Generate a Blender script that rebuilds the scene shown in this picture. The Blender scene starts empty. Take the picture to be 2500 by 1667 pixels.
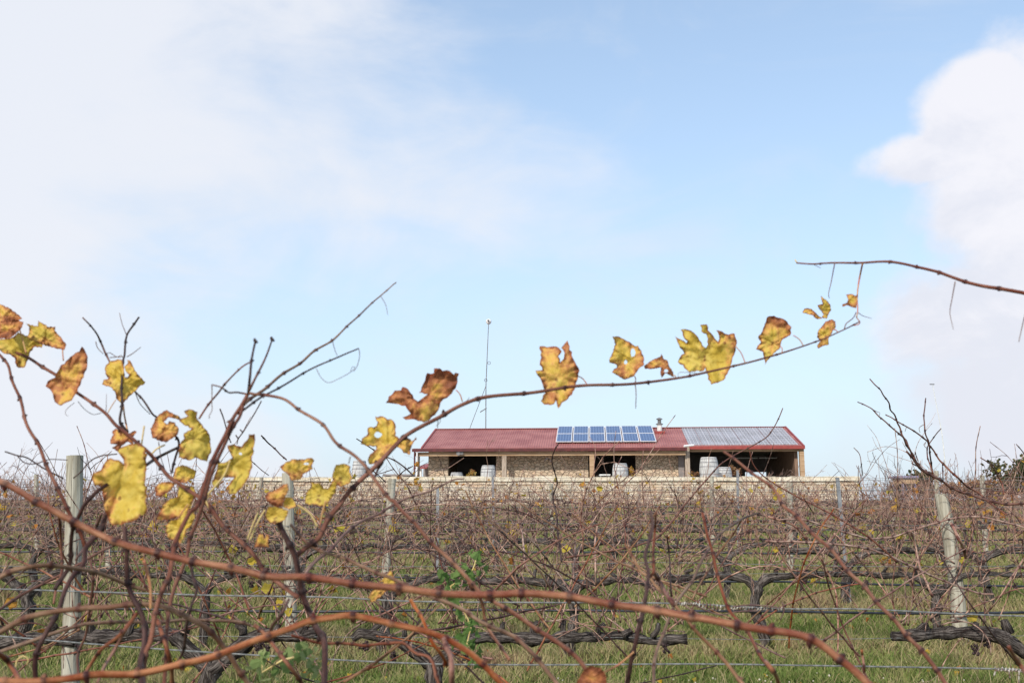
import bpy, bmesh, math, random
import numpy as np
from mathutils import Vector, Matrix, noise
from mathutils.geometry import delaunay_2d_cdt
R = math.radians
sc = bpy.context.scene
col = sc.collection

# ------------------------------------------------------------------ camera
EYE = 1.95
FPX = 35.0 / 36.0 * 2500.0
PITCH = math.atan(416.5 / FPX)
cam_d = bpy.data.cameras.new('camera'); cam = bpy.data.objects.new('camera', cam_d); col.objects.link(cam)
cam.location = (0, 0, EYE); cam.rotation_euler = (R(90) + PITCH, 0, 0)
cam_d.lens = 35; cam_d.sensor_width = 36; cam_d.clip_start = 0.05; cam_d.clip_end = 6000
cam_d.dof.use_dof = True; cam_d.dof.focus_distance = 9.0; cam_d.dof.aperture_fstop = 12.0
sc.camera = cam

# ------------------------------------------------------------------ light
SUN_EL, SUN_AZ = 34.0, 204.0        # azimuth clockwise from +Y (the view direction)
world = bpy.data.worlds.new('World'); sc.world = world; world.use_nodes = True
sun_d = bpy.data.lights.new('sun', 'SUN'); sun = bpy.data.objects.new('sun', sun_d); col.objects.link(sun)
sun_d.energy = 2.4; sun_d.angle = R(3.0); sun_d.color = (1.0, 0.93, 0.84)
a = R(SUN_AZ); e = R(SUN_EL)
sdir = Vector((math.sin(a) * math.cos(e), math.cos(a) * math.cos(e), math.sin(e)))
sun.rotation_euler = sdir.to_track_quat('Z', 'Y').to_euler()
sun.location = (0, -20, 40)
sc.view_settings.view_transform = 'Standard'; sc.view_settings.look = 'None'
sc.view_settings.exposure = 0.75; sc.view_settings.gamma = 1.0
sc.cycles.max_bounces = 6; sc.cycles.transparent_max_bounces = 8

class NT:
    def __init__(s, nt): s.t = nt; s.n = nt.nodes; s.n.clear()
    def new(s, typ, **kw):
        x = s.n.new(typ)
        for k, v in kw.items():
            setattr(x, k, v)
        return x
    def put(s, sock, v):
        if isinstance(v, bpy.types.NodeSocket): s.t.links.new(v, sock)
        elif v is not None:
            try: sock.default_value = v
            except Exception:
                sock.default_value = tuple(v) + (1.0,)
    def m(s, op, a, b=None, c=None, clamp=False):
        x = s.new('ShaderNodeMath', operation=op, use_clamp=clamp)
        s.put(x.inputs[0], a)
        if b is not None: s.put(x.inputs[1], b)
        if c is not None: s.put(x.inputs[2], c)
        return x.outputs[0]
    def vm(s, op, a, b=None):
        x = s.new('ShaderNodeVectorMath', operation=op)
        s.put(x.inputs[0], a)
        if b is not None: s.put(x.inputs[1], b)
        return x.outputs[0]
    def mix(s, f, a, b, mode='MIX'):
        x = s.new('ShaderNodeMix', data_type='RGBA', blend_type=mode)
        s.put(x.inputs[0], f)
        for sk, v in ((x.inputs[6], a), (x.inputs[7], b)):
            if isinstance(v, bpy.types.NodeSocket): s.t.links.new(v, sk)
            else: sk.default_value = tuple(v[:3]) + (1.0,)
        return x.outputs[2]
    def noise(s, vec, scale, detail=4, rough=0.55, out=0, dist=0.0):
        x = s.new('ShaderNodeTexNoise')
        if vec is not None: s.t.links.new(vec, x.inputs['Vector'])
        x.inputs['Scale'].default_value = scale; x.inputs['Detail'].default_value = detail
        x.inputs['Roughness'].default_value = rough; x.inputs['Distortion'].default_value = dist
        return x.outputs[out]
    def ramp(s, f, a, b, smooth=True):
        x = s.new('ShaderNodeMapRange', interpolation_type='SMOOTHSTEP' if smooth else 'LINEAR')
        s.put(x.inputs[0], f); x.inputs[1].default_value = a; x.inputs[2].default_value = b
        return x.outputs[0]
    def obj(s): return s.new('ShaderNodeTexCoord').outputs['Object']
    def geo(s): return s.new('ShaderNodeNewGeometry').outputs['Position']
    def attr(s, name, out='Fac'):
        return s.new('ShaderNodeAttribute', attribute_name=name).outputs[out]
    def scale(s, vec, sx, sy, sz):
        x = s.new('ShaderNodeMapping'); s.t.links.new(vec, x.inputs[0]); x.inputs['Scale'].default_value = (sx, sy, sz)
        return x.outputs[0]
    def bump(s, h, strength, dist):
        x = s.new('ShaderNodeBump'); s.t.links.new(h, x.inputs['Height'])
        x.inputs['Strength'].default_value = strength; x.inputs['Distance'].default_value = dist
        return x.outputs[0]
    def rnd(s): return s.new('ShaderNodeObjectInfo').outputs['Random']

# ------------------------------------------------------------------ sky: blue with a veil of cloud on the left and a cumulus on the right
w = NT(world.node_tree)
D = w.new('ShaderNodeTexCoord').outputs['Generated']
sep = w.new('ShaderNodeSeparateXYZ'); w.t.links.new(D, sep.inputs[0])
sx, sy, sz = sep.outputs
sky = w.new('ShaderNodeTexSky', sky_type='NISHITA'); sky.sun_disc = False
sky.sun_elevation = R(SUN_EL); sky.sun_rotation = R(SUN_AZ); sky.altitude = 200; sky.air_density = 1.0; sky.dust_density = 0.6; sky.ozone_density = 2.0
az = w.m('ARCTAN2', sx, sy)                        # 0 straight ahead, + to the right
el = w.m('ARCSINE', sz)
n_big = w.noise(w.scale(D, 1, 1, 1.6), 3.2, 7, 0.56, dist=0.4)
n_wisp = w.noise(w.scale(D, 1, 1, 2.6), 5.5, 6, 0.55, dist=0.8)
n_fine = w.noise(D, 22.0, 5, 0.55)
# veil on the left
v1 = w.m('MULTIPLY_ADD', az, -2.1, 0.22)
v2 = w.m('MULTIPLY_ADD', w.m('SUBTRACT', n_big, 0.5), 2.4, v1)
v2 = w.m('MULTIPLY_ADD', w.m('SUBTRACT', n_wisp, 0.5), 0.8, v2)
# a bluer band low in the middle left
band = w.m('MULTIPLY', w.ramp(el, 0.30, 0.14), w.ramp(el, 0.0, 0.10))
band = w.m('MULTIPLY', band, w.ramp(az, -0.62, -0.30))
v2 = w.m('SUBTRACT', v2, w.m('MULTIPLY', band, 0.45))
veil = w.ramp(v2, 0.05, 1.05)
# cumulus on the right, a union of soft lobes
def lobe(px, py, rx, ry):
    ca = math.atan((px - 1250) / FPX * 0.985); ce = math.atan((1250 - py) / FPX)
    du = w.m('DIVIDE', w.m('SUBTRACT', az, ca), rx / FPX); dv = w.m('DIVIDE', w.m('SUBTRACT', el, ce), ry / FPX)
    return w.m('SUBTRACT', 1.0, w.m('SQRT', w.m('ADD', w.m('MULTIPLY', du, du), w.m('MULTIPLY', dv, dv))))
lob = None
for L in ((2500, 300, 150, 110), (2450, 360, 150, 130), (2400, 430, 230, 75), (2520, 560, 210, 180), (2440, 830, 300, 170), (2520, 1000, 300, 260), (2740, 700, 350, 520), (2960, 420, 500, 330)):
    l = lobe(*L); lob = l if lob is None else w.m('MAXIMUM', lob, l)
cu = w.m('MULTIPLY_ADD', w.m('SUBTRACT', n_fine, 0.5), 0.55, lob)
cu = w.m('MULTIPLY_ADD', w.m('SUBTRACT', n_wisp, 0.5), 0.35, cu)
up = w.ramp(el, 0.10, 0.30)
cum = w.m('DIVIDE', cu, w.m('MULTIPLY_ADD', up, -0.16, 0.52), clamp=True)
cum = w.ramp(cum, 0.0, 1.0)
# thin scattered cloud elsewhere
thin = w.m('MULTIPLY', w.ramp(w.noise(w.scale(D, 1, 1, 2), 4.0, 6, 0.6, dist=1.0), 0.45, 0.75), 0.35)
hz = w.m('POWER', w.m('SUBTRACT', 1.0, w.m('ABSOLUTE', sz), clamp=True), 2.6)
skyc = w.mix(1.0, sky.outputs[0], (0.82, 0.925, 0.93), 'MULTIPLY')
vs = w.new('ShaderNodeVectorMath', operation='SCALE'); w.t.links.new(skyc, vs.inputs[0]); vs.inputs[3].default_value = 0.15
skyl = vs.outputs[0]
skyl = w.mix(w.m('MULTIPLY_ADD', hz, 0.78, 0.22), skyl, (0.405, 0.462, 0.525))
skyl = w.mix(thin, skyl, (0.45, 0.48, 0.53))
skyl = w.mix(w.m('MULTIPLY', veil, 0.92), skyl, (0.51, 0.525, 0.565))
shade = w.ramp(w.m('ADD', w.noise(w.scale(D, 1, 1, 1.5), 8.0, 8, 0.62, dist=0.3), w.m('MULTIPLY_ADD', el, 0.9, -0.22)), 0.38, 0.66)
cumc = w.mix(shade, (0.475, 0.485, 0.535), (0.555, 0.55, 0.58))
skyl = w.mix(w.m('MULTIPLY', cum, 0.94), skyl, cumc)
bg = w.new('ShaderNodeBackground'); w.t.links.new(skyl, bg.inputs[0]); bg.inputs[1].default_value = 1.0
out = w.new('ShaderNodeOutputWorld'); w.t.links.new(bg.outputs[0], out.inputs[0])

# ------------------------------------------------------------------ helpers
def at(px, py, y):
    """world point at distance y (metres ahead) that the photograph shows at pixel px, py"""
    cx = (px - 1250.0) / FPX; cy = -(py - 833.5) / FPX
    dy = math.cos(PITCH) - cy * math.sin(PITCH); dz = math.sin(PITCH) + cy * math.cos(PITCH)
    t = y / dy
    return Vector((cx * t, y, EYE + dz * t))
def X(px, y, py=1130): return at(px, py, y).x
def Z(py, y): return at(1250, py, y).z

def principled(name, fn, rough=0.8, spec=0.3, **kw):
    m = bpy.data.materials.new(name); m.use_nodes = True
    t = NT(m.node_tree)
    p = t.new('ShaderNodeBsdfPrincipled'); o = t.new('ShaderNodeOutputMaterial')
    t.t.links.new(p.outputs[0], o.inputs[0])
    p.inputs['Roughness'].default_value = rough; p.inputs['Specular IOR Level'].default_value = spec
    for k, v in kw.items(): p.inputs[k].default_value = v
    r = fn(t)
    if isinstance(r, tuple): c, b = r
    else: c, b = r, None
    t.put(p.inputs['Base Color'], c)
    if b is not None: t.t.links.new(b, p.inputs['Normal'])
    return m

class MB:
    def __init__(s): s.v = []; s.f = []; s.a = {}
    def box(s, x0, x1, y0, y1, z0, z1):
        n = len(s.v)
        s.v += [(x0,y0,z0),(x1,y0,z0),(x1,y1,z0),(x0,y1,z0),(x0,y0,z1),(x1,y0,z1),(x1,y1,z1),(x0,y1,z1)]
        s.f += [tuple(n+i for i in q) for q in ((0,3,2,1),(4,5,6,7),(0,1,5,4),(1,2,6,5),(2,3,7,6),(3,0,4,7))]
        return s
    def prism(s, poly, y0, y1):     # polygon in x-z, extruded along y
        n = len(s.v); k = len(poly)
        s.v += [(x, y0, z) for x, z in poly] + [(x, y1, z) for x, z in poly]
        s.f += [tuple(n + i for i in range(k)), tuple(n + k + i for i in reversed(range(k)))]
        s.f += [(n+i, n+k+i, n+k+(i+1) % k, n+(i+1) % k) for i in range(k)]
        return s
    def quad(s, *p):
        n = len(s.v); s.v += [tuple(q) for q in p]; s.f.append(tuple(range(n, n + len(p)))); return s
    def tube(s, pts, rad, sides=6, cap=True, node=None, jitter=0.0, rnd=random, streak=False):
        P = [Vector(p) for p in pts]; n0 = len(s.v); k = len(P)
        if k < 2: return s
        T = [(P[min(i+1, k-1)] - P[max(i-1, 0)]).normalized() for i in range(k)]
        up = Vector((0, 0, 1)) if abs(T[0].z) < 0.9 else Vector((1, 0, 0))
        N = (up - T[0] * up.dot(T[0])).normalized()
        for i in range(k):
            N = (N - T[i] * N.dot(T[i]))
            N = N.normalized() if N.length > 1e-6 else T[i].orthogonal().normalized()
            B = T[i].cross(N); r = rad[i] if hasattr(rad, '__len__') else rad
            for j in range(sides):
                a = 2 * math.pi * j / sides
                rr = r * (1 + (rnd.uniform(-jitter, jitter) if jitter else 0))
                s.v.append(tuple(P[i] + (N * math.cos(a) + B * math.sin(a)) * rr))
            if node is not None: s.a.setdefault('node', []).extend([node[i]] * sides)
            if streak:
                ln_ = (ln_ + (P[i] - P[i-1]).length) if i else rnd.uniform(0, 9)
                for j in range(sides):
                    a = 2 * math.pi * j / sides; s.a.setdefault('grain', []).append((math.cos(a), math.sin(a), ln_))
        for i in range(k - 1):
            for j in range(sides):
                q = (j + 1) % sides
                s.f.append((n0+i*sides+j, n0+i*sides+q, n0+(i+1)*sides+q, n0+(i+1)*sides+j))
        if cap:
            s.f.append(tuple(n0 + j for j in reversed(range(sides))))
            s.f.append(tuple(n0 + (k-1)*sides + j for j in range(sides)))
        return s
    def lathe(s, prof, c, n=24):
        n0 = len(s.v); k = len(prof)
        for r, z in prof:
            for j in range(n):
                a = 2 * math.pi * j / n
                s.v.append((c[0] + r * math.cos(a), c[1] + r * math.sin(a), c[2] + z))
        for i in range(k - 1):
            for j in range(n):
                q = (j + 1) % n
                s.f.append((n0+i*n+j, n0+i*n+q, n0+(i+1)*n+q, n0+(i+1)*n+j))
        s.f.append(tuple(n0 + j for j in reversed(range(n)))); s.f.append(tuple(n0 + (k-1)*n + j for j in range(n)))
        return s
    def build(s, name, mat, parent=None, smooth=False, loc=None):
        me = bpy.data.meshes.new(name)
        me.from_pydata(s.v, [], s.f)
        for k, vals in s.a.items():
            if k == 'grain':
                if len(vals) == len(s.v): me.attributes.new(k, 'FLOAT_VECTOR', 'POINT').data.foreach_set('vector', [c for v in vals for c in v])
            elif len(vals) == len(s.v):
                me.attributes.new(k, 'FLOAT', 'POINT').data.foreach_set('value', vals)
        if smooth: me.polygons.foreach_set('use_smooth', [True] * len(me.polygons))
        me.materials.append(mat); me.update()
        o = bpy.data.objects.new(name, me); col.objects.link(o)
        if loc is not None: o.location = loc
        if parent is not None: o.parent = parent
        return o

def tag(o, label=None, cat=None, group=None, kind=None):
    if label: o['label'] = label
    if cat: o['category'] = cat
    if group: o['group'] = group
    if kind: o['kind'] = kind
    return o
def thing(name, label, cat, group=None, loc=(0, 0, 0), rz=0):
    o = bpy.data.objects.new(name, None); col.objects.link(o); o.empty_display_size = 0.1
    o.location = loc; o.rotation_euler = (0, 0, rz)
    return tag(o, label, cat, group)
ORD = ['first','second','third','fourth','fifth','sixth','seventh','eighth','ninth','tenth','eleventh','twelfth','thirteenth','fourteenth','fifteenth','sixteenth','seventeenth','eighteenth','nineteenth','twentieth','twenty-first','twenty-second']

GP = [(-60,-4.5),(-20,-2.5),(0,-2.02),(4,-1.80),(7,-1.62),(10,-1.38),(13,-1.2),(16,-1.06),(19,-.94),(22,-.80),(25,-.64),(28,-.49),(42,.24),(50,.60),(60,.62),(80,-.5),(200,-14),(3000,-220)]
def ground(y):
    for (a, b), (c, d) in zip(GP, GP[1:]):
        if y <= c:
            return EYE + b + (d - b) * (y - a) / (c - a)
    return EYE + GP[-1][1]
def gz(x, y):
    k = max(0.0, 1 - max(0, y - 42) / 4)
    return ground(y) + (0.035 * math.sin(x * 0.9 + y * 0.5) + 0.03 * math.sin(x * 0.37 - y * 0.8)) * (1 if y < 42 else k)

# ------------------------------------------------------------------ materials
def mix2(c1, c2, sc_=8, lo=0.35, hi=0.65, det=5, bump=0, bd=0.01, st=(1,1,1)):
    def f(t):
        v = t.scale(t.obj(), *st); n = t.noise(v, sc_, det)
        c = t.mix(t.ramp(n, lo, hi), c1, c2)
        return (c, t.bump(n, bump, bd)) if bump else c
    return f
def cane_mat(name, c1, c2, cn, rough=0.5):
    def f(t):
        o = t.obj()
        n = t.noise(t.scale(o, 60, 60, 60), 1.0, 4); n2 = t.noise(o, 14.0, 3)
        c = t.mix(t.ramp(n, 0.35, 0.7), c1, c2); c = t.mix(t.m('MULTIPLY', t.ramp(n2, 0.45, 0.62), 0.6), c, tuple(x * 0.75 for x in c1))
        nd = t.attr('node'); c = t.mix(t.m('MULTIPLY', t.m('POWER', nd, 0.30), 0.55), c, tuple(0.75 * x for x in c1)); c = t.mix(t.ramp(nd, 0.15, 0.75), c, cn)
        g = t.attr('grain', 'Vector'); st = t.noise(t.scale(g, 3.2, 3.2, 26), 1.0, 4, 0.7); sl = t.noise(t.scale(g, .5, .5, 14), 1.0, 3)
        c = t.mix(t.m('MULTIPLY', t.ramp(st, 0.50, 0.70), 0.55), c, tuple(0.36 * x for x in c1)); c = t.mix(t.m('MULTIPLY', t.ramp(sl, 0.50, 0.68), 0.5), c, tuple(min(1, x * 1.35 + .03) for x in c2)); c = t.mix(t.m('MULTIPLY', t.ramp(sl, 0.48, 0.34), 0.5), c, (c1[0] * .8, c1[1] * .55, c1[2] * .6))
        hs = t.new('ShaderNodeHueSaturation'); t.put(hs.inputs['Color'], c)
        t.put(hs.inputs['Value'], t.m('MULTIPLY_ADD', t.rnd(), 0.3, 0.78)); t.put(hs.inputs['Saturation'], t.m('MULTIPLY_ADD', t.rnd(), 0.3, 0.85))
        nn = t.noise(t.scale(o, 300, 300, 300), 1.0, 3)
        return hs.outputs[0], t.bump(t.m('ADD', nn, st), 0.6, 0.0012)
    return principled(name, f, rough, 0.22)
M = {}
M['cane_red'] = cane_mat('cane_red', (0.21, 0.062, 0.03), (0.36, 0.165, 0.082), (0.04, 0.014, 0.014), 0.42)
M['cane_tan'] = cane_mat('cane_tan', (0.17, 0.085, 0.045), (0.29, 0.175, 0.105), (0.08, 0.028, 0.02), 0.5)
M['cane_brown'] = cane_mat('cane_brown', (0.125, 0.045, 0.028), (0.21, 0.09, 0.058), (0.04, 0.018, 0.016))
M['cane_dark'] = cane_mat('cane_dark', (0.04, 0.02, 0.018), (0.085, 0.043, 0.036), (0.022, 0.012, 0.012))
M['cane_pink'] = cane_mat('cane_pink', (0.19, 0.095, 0.075), (0.28, 0.165, 0.13), (0.07, 0.03, 0.028))
M['cane_row'] = cane_mat('cane_row', (0.27, 0.15, 0.115), (0.50, 0.35, 0.27), (0.06, 0.026, 0.024), 0.6)
M['tendril'] = principled('tendril', mix2((0.10, 0.05, 0.05), (0.2, 0.13, 0.1), 30), 0.6)
M['petiole'] = principled('petiole', mix2((0.42, 0.13, 0.09), (0.50, 0.30, 0.12), 40), 0.5)
M['petiole_yellow'] = principled('petiole_yellow', mix2((0.55, 0.40, 0.16), (0.62, 0.50, 0.22), 40), 0.5)
def bark(t):
    o = t.obj(); g = t.attr('grain', 'Vector')
    n = t.noise(t.scale(g, 4.2, 4.2, 9), 1.0, 7, 0.7, dist=0.7); n2 = t.noise(t.scale(o, 40, 40, 8), 1.0, 5)
    c = t.mix(t.ramp(n, 0.42, 0.62), (0.028, 0.022, 0.02), (0.22, 0.19, 0.17))
    c = t.mix(t.m('MULTIPLY', t.ramp(n2, 0.5, 0.68), 0.6), c, (0.03, 0.022, 0.02))
    lich = t.ramp(t.noise(o, 45, 2), 0.70, 0.76)
    c = t.mix(t.m('MULTIPLY', lich, 0.7), c, (0.42, 0.42, 0.40))
    return c, t.bump(n, 1.0, 0.02)
M['bark'] = principled('bark', bark, 0.95, 0.1)
def old_post(t):
    o = t.obj(); v = t.scale(o, 30, 30, 2.2)
    n = t.noise(v, 1.0, 6, 0.6); n2 = t.noise(t.scale(o, 60, 60, 20), 1.0, 3); n3 = t.noise(t.scale(o, 12, 12, 1.0), 1.0, 3)
    c = t.mix(t.ramp(n, 0.35, 0.68), (0.27, 0.245, 0.19), (0.47, 0.45, 0.37))
    c = t.mix(t.m('MULTIPLY', t.ramp(n2, 0.60, 0.70), 0.55), c, (0.16, 0.14, 0.11))
    c = t.mix(t.m('MULTIPLY', t.ramp(n3, 0.45, 0.7), 0.25), c, (0.42, 0.42, 0.33))
    crack = t.m('MULTIPLY', t.ramp(t.noise(t.scale(o, 45, 45, 0.6), 1.0, 2), 0.665, 0.69), 0.9)
    c = t.mix(crack, c, (0.07, 0.06, 0.05))
    return c, t.bump(n, 0.6, 0.008)
M['post'] = principled('post', old_post, 0.9, 0.15)
M['steel'] = principled('steel', mix2((0.20, 0.21, 0.22), (0.31, 0.32, 0.335), 25, st=(1, 1, .3)), 0.5, 0.4, Metallic=0.35)
M['wire'] = principled('wire', mix2((0.10, 0.105, 0.105), (0.22, 0.225, 0.22), 80), 0.6, 0.3, Metallic=0.0)
M['pipe'] = principled('pipe', mix2((0.012, 0.014, 0.018), (0.04, 0.045, 0.055), 6), 0.45, 0.4)
def stone(t, k=1.0):
    o = t.scale(t.obj(), k, k, k); vd = t.vm('ADD', t.scale(o, 1, 1, 1.45), t.scale(t.noise(o, 3.0, 3, out=1), .35, .35, .35))
    v1 = t.new('ShaderNodeTexVoronoi', feature='DISTANCE_TO_EDGE'); v2 = t.new('ShaderNodeTexVoronoi')
    for v in (v1, v2): t.t.links.new(vd, v.inputs['Vector']); v.inputs['Scale'].default_value = 2.7
    r = t.new('ShaderNodeSeparateColor'); t.t.links.new(v2.outputs['Color'], r.inputs[0])
    c = t.mix(r.outputs[0], (0.50, 0.385, 0.27), (0.60, 0.49, 0.36)); c = t.mix(t.m('MULTIPLY', t.ramp(r.outputs[1], 0.6, 0.9), 0.6), c, (0.70, 0.48, 0.32))
    n = t.noise(o, 16, 6); c = t.mix(t.m('MULTIPLY', t.ramp(n, 0.35, 0.65), 0.30), c, (0.42, 0.33, 0.24))
    c = t.mix(t.m('MULTIPLY', t.ramp(v1.outputs[0], 0.06, 0.012), 0.6), c, (0.40, 0.31, 0.22))
    h = t.m('ADD', t.ramp(v1.outputs[0], 0.0, 0.09), t.m('MULTIPLY', n, 0.35))
    return c, t.bump(h, 1.0, 0.06)
M['stone'] = principled('stone', stone, 0.95, 0.1)
M['stone_small'] = principled('stone_small', lambda t: stone(t, 1.55), 0.95, 0.1)
def rubble(t):
    o = t.obj(); vo = t.new('ShaderNodeTexVoronoi'); t.t.links.new(t.scale(o, 1, .2, 1.4), vo.inputs['Vector']); vo.inputs['Scale'].default_value = 2.4
    r = t.new('ShaderNodeSeparateColor'); t.t.links.new(vo.outputs['Color'], r.inputs[0])
    c = t.mix(r.outputs[0], (0.60, 0.50, 0.37), (0.80, 0.73, 0.60)); c = t.mix(t.m('MULTIPLY', t.ramp(r.outputs[1], 0.6, 0.9), 0.6), c, (0.72, 0.52, 0.36))
    n = t.noise(o, 11, 7, 0.65); c = t.mix(t.m('MULTIPLY', t.ramp(n, 0.42, 0.7), 0.45), c, (0.40, 0.32, 0.23))
    return c, t.bump(n, 1.0, 0.05)
M['rubble'] = principled('rubble', rubble, 0.95, 0.1)
M['cap'] = principled('cap', mix2((0.60, 0.52, 0.39), (0.76, 0.69, 0.56), 5, bump=0.4, bd=0.02), 0.95, 0.1)
M['roof'] = principled('roof', mix2((0.26, 0.085, 0.08), (0.37, 0.15, 0.135), 0.9, 0.3, 0.7), 0.55, 0.35)
M['gutter'] = principled('gutter', mix2((0.07, 0.014, 0.014), (0.11, 0.02, 0.02), 4), 0.4, 0.4)
M['fascia'] = principled('fascia', mix2((0.24, 0.04, 0.035), (0.30, 0.055, 0.045), 4), 0.45, 0.4)
M['timber'] = principled('timber', mix2((0.33, 0.21, 0.12), (0.47, 0.33, 0.21), 3, st=(.4, 6, 6), det=6), 0.8, 0.2)
M['timber_grey'] = principled('timber_grey', mix2((0.26, 0.20, 0.15), (0.42, 0.35, 0.28), 5, st=(6, 6, .5), det=6), 0.85, 0.2)
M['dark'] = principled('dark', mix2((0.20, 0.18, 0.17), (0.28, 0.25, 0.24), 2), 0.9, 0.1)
M['floor'] = principled('floor', mix2((0.30, 0.27, 0.23), (0.38, 0.35, 0.30), 2), 0.9, 0.1)
def cells(t):
    o = t.obj(); s = t.new('ShaderNodeSeparateXYZ'); t.t.links.new(o, s.inputs[0])
    fr = t.m('FRACT', t.m('MULTIPLY', s.outputs[0], 6.0)); line = t.m('LESS_THAN', t.m('ABSOLUTE', t.m('SUBTRACT', fr, 0.5)), 0.17)
    fy = t.m('FRACT', t.m('MULTIPLY', s.outputs[1], 6.0)); l2 = t.m('LESS_THAN', fy, 0.06)
    c = t.mix(line, (0.025, 0.055, 0.16), (0.085, 0.135, 0.27)); c = t.mix(t.m('MULTIPLY', l2, .5), c, (0.3, 0.36, 0.5)); return c
M['cells'] = principled('cells', cells, 0.18, 0.6)
M['alu'] = principled('alu', mix2((0.62, 0.62, 0.63), (0.74, 0.74, 0.74), 10), 0.4, 0.5)
def skyl_(t):
    o = t.obj(); s = t.new('ShaderNodeSeparateXYZ'); t.t.links.new(o, s.inputs[0])
    fx = t.m('FRACT', t.m('MULTIPLY', s.outputs[0], 5.0)); fy = t.m('FRACT', t.m('MULTIPLY', s.outputs[1], 1.9))
    c = t.mix(t.ramp(t.noise(o, 0.8, 4), 0.35, 0.65), (0.21, 0.195, 0.195), (0.30, 0.29, 0.31))
    c = t.mix(t.m('MULTIPLY', t.m('LESS_THAN', fx, 0.3), 0.35), c, (0.62, 0.62, 0.66)); c = t.mix(t.m('MULTIPLY', t.m('LESS_THAN', fy, 0.22), 0.4), c, (0.58, 0.58, 0.62)); return c
M['skylight'] = principled('skylight', skyl_, 0.35, 0.5)
M['flue'] = principled('flue', mix2((0.55, 0.56, 0.54), (0.70, 0.71, 0.68), 6), 0.4, 0.4)
M['flue_dark'] = principled('flue_dark', mix2((0.10, 0.10, 0.10), (0.2, 0.2, 0.2), 6), 0.5, 0.4)
def staves(t):
    o = t.obj(); s = t.new('ShaderNodeSeparateXYZ'); t.t.links.new(o, s.inputs[0])
    a = t.m('MULTIPLY', t.m('ARCTAN2', s.outputs[1], s.outputs[0]), 28 / 6.283)
    fr = t.m('ABSOLUTE', t.m('SUBTRACT', t.m('FRACT', a), 0.5))
    n = t.noise(t.scale(o, 14, 14, 3), 1.0, 5)
    c = t.mix(t.ramp(n, 0.35, 0.65), (0.36, 0.36, 0.35), (0.56, 0.56, 0.55))
    c = t.mix(t.m('MULTIPLY', t.ramp(fr, 0.43, 0.49), 0.6), c, (0.2, 0.19, 0.18)); return c
M['staves'] = principled('staves', staves, 0.8, 0.2)
M['hoop'] = principled('hoop', mix2((0.17, 0.17, 0.18), (0.30, 0.30, 0.31), 8), 0.6, 0.3)
M['plastic_white'] = principled('plastic_white', mix2((0.74, 0.74, 0.73), (0.8, 0.8, 0.8), 8), 0.4)
M['purple_steel'] = principled('purple_steel', mix2((0.20, 0.18, 0.28), (0.28, 0.26, 0.36), 8), 0.6)
M['soil'] = principled('soil', mix2((0.1, 0.06, 0.04), (0.16, 0.1, 0.07), 12), 0.95)

def foliage(name, cols, trans=0.35, rough=0.6):
    """leaf colours picked by the per-leaf attribute 'tint'"""
    m = bpy.data.materials.new(name); m.use_nodes = True; t = NT(m.node_tree)
    cr = t.new('ShaderNodeValToRGB'); t.t.links.new(t.attr('tint'), cr.inputs[0])
    els = cr.color_ramp.elements
    els[0].color = tuple(cols[0]) + (1,); els[1].color = tuple(cols[-1]) + (1,)
    for i in range(1, len(cols) - 1):
        q = els.new(i / (len(cols) - 1)); q.color = tuple(cols[i]) + (1,)
    n = t.noise(t.geo(), 60, 3); c = t.mix(t.m('MULTIPLY', t.ramp(n, 0.4, 0.7), 0.4), cr.outputs[0], t.mix(1.0, cr.outputs[0], (0.5, 0.45, 0.4), 'MULTIPLY'))
    d = t.new('ShaderNodeBsdfDiffuse'); tr = t.new('ShaderNodeBsdfTranslucent')
    t.put(d.inputs[0], c); t.put(tr.inputs[0], c)
    mx = t.new('ShaderNodeMixShader'); mx.inputs[0].default_value = trans
    t.t.links.new(d.outputs[0], mx.inputs[1]); t.t.links.new(tr.outputs[0], mx.inputs[2])
    o = t.new('ShaderNodeOutputMaterial'); t.t.links.new(mx.outputs[0], o.inputs[0]); return m
M['grass'] = foliage('grass', [(0.14, 0.21, 0.055), (0.225, 0.275, 0.085), (0.33, 0.325, 0.14), (0.45, 0.37, 0.21), (0.34, 0.235, 0.145)], 0.3)
M['autumn'] = foliage('autumn', [(0.62, 0.42, 0.06), (0.55, 0.45, 0.08), (0.55, 0.25, 0.06), (0.35, 0.12, 0.04)], 0.4)
M['green_leaf'] = foliage('green_leaf', [(0.10, 0.19, 0.05), (0.18, 0.27, 0.09), (0.33, 0.37, 0.17)], 0.4)
M['bush_dark'] = foliage('bush_dark', [(0.035, 0.055, 0.03), (0.07, 0.09, 0.045), (0.14, 0.12, 0.06)], 0.2)
M['bush_brown'] = foliage('bush_brown', [(0.16, 0.07, 0.04), (0.28, 0.14, 0.07), (0.34, 0.22, 0.12)], 0.2)
M['flowers'] = foliage('flowers', [(0.60, 0.42, 0.08), (0.55, 0.3, 0.08), (0.5, 0.45, 0.2), (0.4, 0.14, 0.08)], 0.3)
M['seedheads'] = principled('seedheads', mix2((0.40, 0.36, 0.27), (0.5, 0.46, 0.36), 30), 0.9)

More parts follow.
